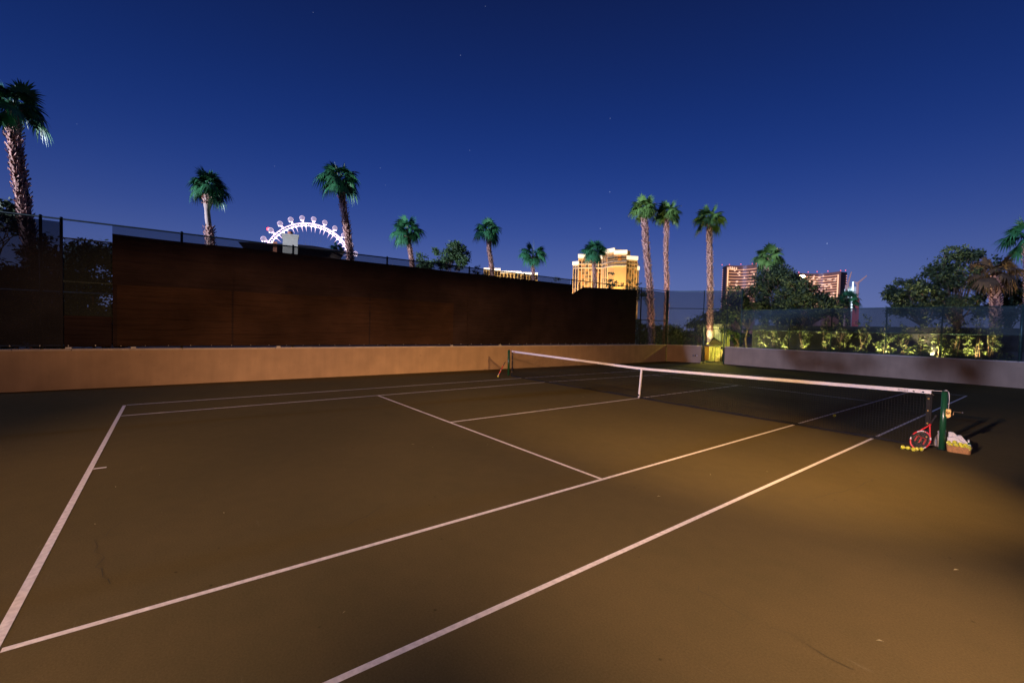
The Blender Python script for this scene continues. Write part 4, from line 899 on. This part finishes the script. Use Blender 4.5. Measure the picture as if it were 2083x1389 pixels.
# facade segments: (u0, u1, depth shift 0, depth shift 1, v top)
segs = [(1166.5, 1177, 6, 0, 534), (1177, 1205, 0, 0, 519), (1205, 1224, 0, 2, 521), (1224, 1237, 4, -16, 512), (1237, 1250, -16, -30, 509), (1250, 1275, -30, -30, 511), (1275, 1296, -8, 2, 522), (1296, 1298.5, 3, 8, 543)]
tops = []
def wpt(u, v, d): return at(u, v, d)
for i, (ua, ub, da, db, vt) in enumerate(segs):
    A_, B_ = at(ua, vt, DH+da), at(ub, vt, DH+db); zt = A_.z; d_ = (B_-A_); d_.z = 0; Lf = d_.length; d_.normalize(); nn = Vector((d_.y, -d_.x, 0))
    if nn.dot(Vector((CX, CY, 0))-A_) < 0: nn = -nn
    back = -nn*40
    poly = [A_[:2], B_[:2], (B_+back)[:2], (A_+back)[:2]]
    b = MB(); b.prism([tuple(p_) for p_ in poly], 0, zt); b.build('wall', CREAM, ho)
    def slab(s0, s1, z0, z1, out, m, nm):
        p_, q_ = A_+d_*s0, A_+d_*s1
        MB().prism([tuple((p_+nn*.05)[:2]), tuple((q_+nn*.05)[:2]), tuple((q_+nn*out)[:2]), tuple((p_+nn*out)[:2])], z0, z1).build(nm, m, ho)
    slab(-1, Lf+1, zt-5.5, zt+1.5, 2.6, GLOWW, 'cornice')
    slab(0, Lf, zt-8.2, zt-6.2, 1.2, CREAM2, 'cornice_moulding')
    for vb in (545.5, 537.5): slab(0, Lf, zH(vb)-1.2, zH(vb)+1.2, 1.6, CREAM2, 'belt_course')
    if i in (4, 5):       # plain corner tower
        for vb in (530, 538): slab(0, Lf, zH(vb)-.8, zH(vb)+.2, 1.7, DWIN, 'dark_joint')  # dark bands across the plain face
        if i == 5: slab(Lf*.30, Lf*.58, zH(537), zH(514), 1.0, mat('hotel_orange', (.62, .27, .06), .8), 'inset_panel')
        continue
    nb = max(1, int(round(Lf/6.2)))
    for j in range(nb):
        s0 = Lf*(j+.5)/nb
        slab(s0-Lf/nb/2-.55, s0-Lf/nb/2+.55, 0, zt-8, 1.3, CREAM2, 'pilaster')
        wide = i in (1, 6) and 1 <= j <= 4
        hot = i in (3,)
        zc = zt-12
        fz = 7.0 if wide else 21
        while zc > 40:
            z1_ = zc; z0_ = zc-(fz-1.6)
            slab(s0-Lf/nb*.30, s0+Lf/nb*.30, z0_, z1_, .35, WARMW if (j*7+int(zc)) % 5 < (2 if wide else 1) else DWIN, 'window')
            if wide: slab(s0-.25, s0+.25, z0_, z1_, .6, CREAM2, 'mullion')
            zc -= fz
    slab(Lf, Lf+1.0, 0, zt-8, 1.3, CREAM2, 'pilaster')
GC = (1, .60, .20)
fo = at(1215, 640, DH-85); 
for u, pw in ((1185, 1.0), (1214, 1.5), (1243, 1.6), (1262, 1.5), (1288, 1.0)):
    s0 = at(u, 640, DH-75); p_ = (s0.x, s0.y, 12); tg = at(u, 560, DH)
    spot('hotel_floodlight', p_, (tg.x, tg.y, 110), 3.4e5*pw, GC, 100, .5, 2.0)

# low lit complex left of the hotel
lo_ = thing('low_lit_complex', 'low bright building glimpsed just above the screen between two palms', 'building', tuple(at(1040, 560, 620)[:2])+(0,))
for ua, ub, vt in ((984, 1018, 546), (1018, 1060, 552), (1060, 1094, 555)):
    A_, B_ = at(ua, vt, 620), at(ub, vt, 620); b = MB(); v_ = Vector((A_.x-CX, A_.y-CY, 0)).normalized()*30
    b.prism([A_[:2], B_[:2], (B_+v_)[:2], (A_+v_)[:2]], 0, A_.z); b.build('wall', CREAM, lo_)
    n_ = Vector((v_.x, v_.y, 0)).normalized()
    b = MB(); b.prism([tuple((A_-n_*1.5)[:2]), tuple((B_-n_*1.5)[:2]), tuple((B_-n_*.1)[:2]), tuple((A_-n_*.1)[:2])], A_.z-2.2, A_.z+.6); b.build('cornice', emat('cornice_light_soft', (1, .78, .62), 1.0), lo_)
    for j in range(6):
        p_ = A_.lerp(B_, (j+.5)/6)-n_*.3; MB().box((p_.x, p_.y, A_.z-7), (2.2, 2.2, 6)).build('window', DWIN, lo_)
for u in (1000, 1040, 1080):
    s0 = at(u, 640, 590); spot('complex_floodlight', (s0.x, s0.y, 30), tuple(at(u, 640, 620)[:2])+(75,), 3e5, (1, .8, .5), 120, .6, 1)

# ============================================================ BROWN CURVED TOWERS
BRZ = mat('bronze_glass', (.30, .165, .14), .35, .12, .02, spec=.5, emit=(1, .42, .22), est=.05); BRD = mat('bronze_dark', (.07, .045, .05), .5, .1, .02)  # warm glow of the towers put into the bronze glass as emission
STRIP = emat('floor_light_strip', (1, .43, .17), 1.05); LITW = emat('room_window_lit', (1, .55, .25), .95); EDGE = emat('tower_edge_light', (1, .50, .18), 1.3); RB = emat('roof_beacon', (1, .10, .10), 1.8)
def tower(label, u0, u1, v0, v1, vm, D, sag, sideu, side_left, nfl, v_first, v_bot, n_lit, seed, beacons, fullw):
    rr = random.Random(seed); A_, B_ = at(u0, v0, D), at(u1, v1, D); A_.z = 0; B_.z = 0
    t = thing('curved_tower', label, 'building', tuple(((A_+B_)/2)[:2])+(0,), 'brown curved towers')
    vw = Vector(((A_+B_).x/2-CX, (A_+B_).y/2-CY, 0)).normalized(); n_ = 18; front = []
    for k in range(n_+1):
        f_ = k/n_; front.append(A_.lerp(B_, f_)+vw*sag*4*f_*(1-f_))
    zt = at((u0+u1)/2, vm, D+sag).z
    zs = [at(u0+(u1-u0)*k/n_, v0+(v1-v0)*k/n_+(vm-(v0+v1)/2)*4*(k/n_)*(1-k/n_), D+sag*4*(k/n_)*(1-k/n_)).z for k in range(n_+1)]
    zt = sum(zs)/len(zs)
    S_ = at(sideu, 600, D+14); S_.z = 0
    poly = [p_[:2] for p_ in front]
    bk_ = [(p_+vw*24)[:2] for p_ in reversed(front)]
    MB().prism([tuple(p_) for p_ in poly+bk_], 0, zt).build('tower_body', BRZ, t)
    e_ = front[0] if side_left else front[-1]
    q_ = [tuple((e_+vw*.4)[:2]), tuple(S_[:2]), tuple((S_+vw*24)[:2]), tuple((e_+vw*23)[:2])]
    if not side_left: q_ = q_[::-1]
    MB().prism(q_, 0, zt-1.5).build('end_wall', BRD, t)
    c_ = [p_-vw*.5 for p_ in front]
    z_hi = at(u0, v_first, D).z; z_lo = at(u0, v_bot, D).z
    for i in range(nfl):
        z = z_hi+(z_lo-z_hi)*i/(nfl-1); b = MB()
        P_ = [Vector((p_.x, p_.y, z)) for p_ in c_]; a_, e2 = (1, n_) if side_left else (0, n_-1)
        b.tube(P_[a_:e2+1], .55, 4); b.build('floor_light_strip', STRIP, t)
        if i < nfl-1: 
            z2 = z+(z_lo-z_hi)/(nfl-1)*.5
            b = MB(); Q_ = [Vector((p_.x, p_.y, z2))-vw*.2 for p_ in c_[a_:e2+1]]; b.tube(Q_, .35, 4); b.build('window_band', BRD, t)
    for i in range(n_lit):
        k = rr.random()*(n_-2)+1; j = int(k); p_ = c_[j].lerp(c_[j+1], k-j)-vw*.9; fl = rr.randint(0, nfl-1); z = z_hi+(z_lo-z_hi)*(fl+.25*rr.choice((-1, 0, 1)))/(nfl-1)
        MB().box((p_.x, p_.y, z), (rr.choice((2.0, 2.8, 4.2)), 1.2, rr.choice((2.2, 3.0)))).build('lit_window', LITW, t)
    ed = c_[1] if side_left else c_[-2]
    MB().box((ed.x, ed.y, (z_hi+z_lo)/2), (1.9, 1.9, z_hi-z_lo+2)).build('edge_light', EDGE, t)
    if fullw: 
        z = (zt+z_hi)/2-2
        for k in range(5): p_ = c_[1].lerp(c_[6], k/4)-vw; MB().box((p_.x, p_.y, z+rr.uniform(-1, 1)), (2.2, 1, 5)).build('sign_letter', LITW, t)
    else:
        pass
    # end wall dotted with stair windows
    for i in range(26):
        z = zt-8-i*4.6; p_ = Vector((S_.x, S_.y, z))-vw*.9+ (front[0 if side_left else -1]-S_).normalized()*.8
        MB().box(p_, (1.4, 1.4, 1.5)).build('stair_window', emat('stair_window_lit', (1, .38, .25), .8), t)
    for u, v in beacons:
        p_ = at(u, v, D+4); MB().ball((p_.x, p_.y, zt+1.4), .95, 8).build('roof_beacon', RB, t, True)
    return t
DT = 1000
tower('left brown curved tower with glowing floor lines, by the screen corner', 1478, 1540, 535, 543, 540, DT, 16, 1468, True, 15, 548, 632, 34, 5, ((1469, 537), (1484, 535), (1507, 538), (1530, 541), (1538, 543)), True)
tower('right brown curved tower with glowing floor lines, by the cranes', 1622, 1711, 556, 552, 556, DT+60, 26, 1721, False, 15, 562, 632, 70, 6, ((1625, 555), (1644, 555), (1662, 556), (1684, 554), (1710, 552), (1720, 553)), False)

# ============================================================ CONSTRUCTION SITE WITH CRANES
DC = 900
cs = thing('unfinished_tower', 'pale tower under construction lit blue-white beside the right brown tower', 'building', tuple(at(1732, 600, DC)[:2])+(0,))
A_, B_ = at(1719, 584, DC), at(1745, 582, DC); v_ = Vector((A_.x-CX, A_.y-CY, 0)).normalized()
MB().prism([A_[:2], B_[:2], (B_+v_*30)[:2], (A_+v_*30)[:2]], 0, A_.z).build('concrete_core', mat('site_concrete_glow', (.5, .5, .52), .8, emit=(.5, .5, .62), est=.16), cs)  # site lighting on the concrete put in as emission
for i in range(11):
    for j in range(6):
        p_ = A_.lerp(B_, .04+j*.1)-v_*1.2; MB().box((p_.x, p_.y, at(1720, 590+i*4.2, DC).z), (2.3, 2.3, 2.6)).build('work_light', emat('site_light', (.55, .85, 1), .75+.0), cs)
p_ = at(1734, 600, DC-3); MB().box((p_.x, p_.y, at(1734, 603, DC).z), (1.6, 1.6, 46)).build('light_mast', emat('site_light_bright', (.7, .9, 1), 2.2), cs)
A2, B2 = at(1735, 608, DC-20), at(1748.5, 608, DC-20)
tag(MB().prism([A2[:2], B2[:2], (B2+v_*10)[:2], (A2+v_*10)[:2]], 0, A2.z).build('red_lit_block', mat('red_block_glow', (.5, .10, .12), .8, emit=(.8, .12, .16), est=.28)), 'red lit block at the foot of the unfinished tower', 'building')  # red light on the block put into its colour and emission
CR = mat('crane_steel_glow', (.55, .36, .33), .6, emit=(.8, .45, .4), est=.22)  # light on the cranes put into the steel as emission
def crane(label, base, mt, j0, j1, seed):
    D = DC-10; b0, b1 = at(*base, D), at(*mt, D); t = thing('tower_crane', label, 'crane', (b0.x, b0.y, 0), 'tower cranes')
    MB().box((b1.x, b1.y, b1.z/2), (2.6, 2.6, b1.z)).build('mast', CR, t)
    p_, q_ = at(*j0, D), at(*j1, D); b = MB(); d_ = (q_-p_)
    for o_ in (Vector((0, 0, 1)), Vector((.9, .5, -.6)), Vector((-.9, -.5, -.6))): b.tube([p_+o_, q_+o_*.3], .45, 4)
    b.build('jib', CR, t)
    b = MB()
    for k in range(14): a_ = p_+d_*k/14+Vector((0, 0, 1)); c_ = p_+d_*(k+.5)/14-Vector((0, 0, 1)); b.tube([a_, c_], .2, 3)
    b.build('lattice', CR, t)
    MB().box(p_, (4, 4, 3.5)).build('cab', CR, t); b = MB(); b.tube([p_, p_+Vector((0, 0, 8))-d_.normalized()*7], .6, 4); b.build('counter_jib', CR, t)
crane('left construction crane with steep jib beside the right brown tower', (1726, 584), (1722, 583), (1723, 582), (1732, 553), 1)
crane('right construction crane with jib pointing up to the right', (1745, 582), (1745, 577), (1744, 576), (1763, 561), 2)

# street lamp glaring in the trees
p_ = at(1632, 562, 45)
sl = thing('street_lamp', 'street lamp glaring orange white above the trees by the right tower', 'street lamp', (p_.x, p_.y, 0))
MB().tube([(p_.x, p_.y, 0), (p_.x, p_.y, p_.z+.1)], .07, 8).build('pole', blk, sl, True)
MB().ball((p_.x, p_.y, p_.z), .17, 12, (1.4, 1.4, .7)).build('lamp_head', emat('lamp_glow', (1, .66, .25), 22), sl, True)
point('street_lamp_light', (p_.x, p_.y-.4, p_.z-.4), 900, (1, .65, .3), .2)

# ============================================================ YELLOW LIT STAIR HOUSE BEHIND THE GATE
YW = mat('siding_pale', (.62, .60, .30), .8, .08, 4)
sh_ = thing('stair_house', 'small building with yellow lit siding and dark lean-to roof behind the gate', 'shed', (-6.9, 22.0, 0))
def P3(u, v, D): return at(u, v, D)
gA, gB = at(1441, 741, 34.4), at(1468, 741, 34.4); dS = (gB-gA); dS.z = 0; wS = dS.length; dS.normalize(); nS = Vector((dS.y, -dS.x, 0))
if nS.dot(Vector((CX, CY, 0))-gA) < 0: nS = -nS
nb = 9
for k in range(nb):
    p_ = gA+dS*(wS*(k+.5)/nb); MB().box((p_.x, p_.y, .55), (wS/nb-.02, .06, 1.2), math.atan2(dS.y, dS.x)).build('siding_board', YW, sh_)
MB().box((*(gA-dS*.2)[:2], .5), (.42, .08, 1.05), math.atan2(dS.y, dS.x)).build('brown_door', mat('door_brown', (.20, .10, .03), .7), sh_)
MB().box((*(gA+dS*wS/2)[:2], 1.2), (wS+.3, .12, .12), math.atan2(dS.y, dS.x)).build('lintel', YW, sh_)
# dark sloped roof and upper siding
rA, rB, rC = at(1440, 700, 34), at(1451, 690, 34.0), at(1470, 698, 34)
b = MB(); o_ = -nS*2.5; b.v += [tuple(rA), tuple(rB), tuple(rC), tuple(rA+o_), tuple(rB+o_+Vector((0, 0, .1))), tuple(rC+o_)]; b.f += [(0, 1, 2), (5, 4, 3), (0, 3, 4, 1), (1, 4, 5, 2), (2, 5, 3, 0)]; b.build('roof', mat('roof_dark', (.018, .013, .012), .9), sh_)
uA = at(1452, 690, 36.6); 
for k in range(9):
    p_ = uA+dS*k*.13; MB().box((p_.x, p_.y, 1.75), (.115, .06, 1.75), math.atan2(dS.y, dS.x)).build('upper_siding_board', mat('siding_green', (.42, .46, .22), .8), sh_)
RL = mat('rail_black', (.015, .015, .012), .5)
st_ = thing('stair_railing', 'thin black stair railing inside the yellow lit gateway', 'railing', tuple((gA+nS*.5)[:2])+(0,))
def gp(f_, z, o=.5): return gA+nS*o+dS*(wS*f_)+Vector((0, 0, z-gA.z))
MB().tube([gp(.25, .06), gp(.25, .95), gp(.48, .95), gp(.95, 1.28)], .018, 6).build('handrail', RL, st_)
MB().tube([gp(.48, .06), gp(.48, .95)], .015, 6).build('baluster', RL, st_)
MB().tube([gp(.6, .9), gp(.95, 1.15)], .012, 6).build('lower_rail', RL, st_)
stp = thing('garden_steps', 'pale garden steps rising to the right behind the gate', 'steps', tuple(gA[:2])+(0,))
for k in range(4):
    p_ = gp(.62+k*.12, .09+.17*k, .25); MB().box(p_, (.22, .5, .18+.34*k*.0), math.atan2(dS.y, dS.x)).build('step', CM, stp)
MB().tube([gp(.58, .12, .5), gp(1.0, .62, .5)], .02, 6).build('stair_stringer', YW, stp)
p_ = gp(.5, 1.9, 1.6)
point('gate_light', tuple(p_), 380, (.95, .80, .14), .06)
point('gate_light', tuple(gp(1.3, 2.2, 1.0)), 70, (.8, .9, .2), .06)
# palm foot uplight
p_ = at(1444, 697, 36.5); spot('palm_light', (p_.x+.3, p_.y-1.6, GZ+.15), (p_.x, p_.y, GZ+2.2), 420, (1, .72, .42), 70, .6, .05)
for D_, u_, v_ in ((32, 1326, 690), (33, 1353, 686)):
    p_ = at(u_, v_, D_); spot('palm_light', (p_.x+.5, p_.y-.9, GZ+.1), (p_.x, p_.y, GZ+6), 600, (1, .6, .35), 50, .6, .05)
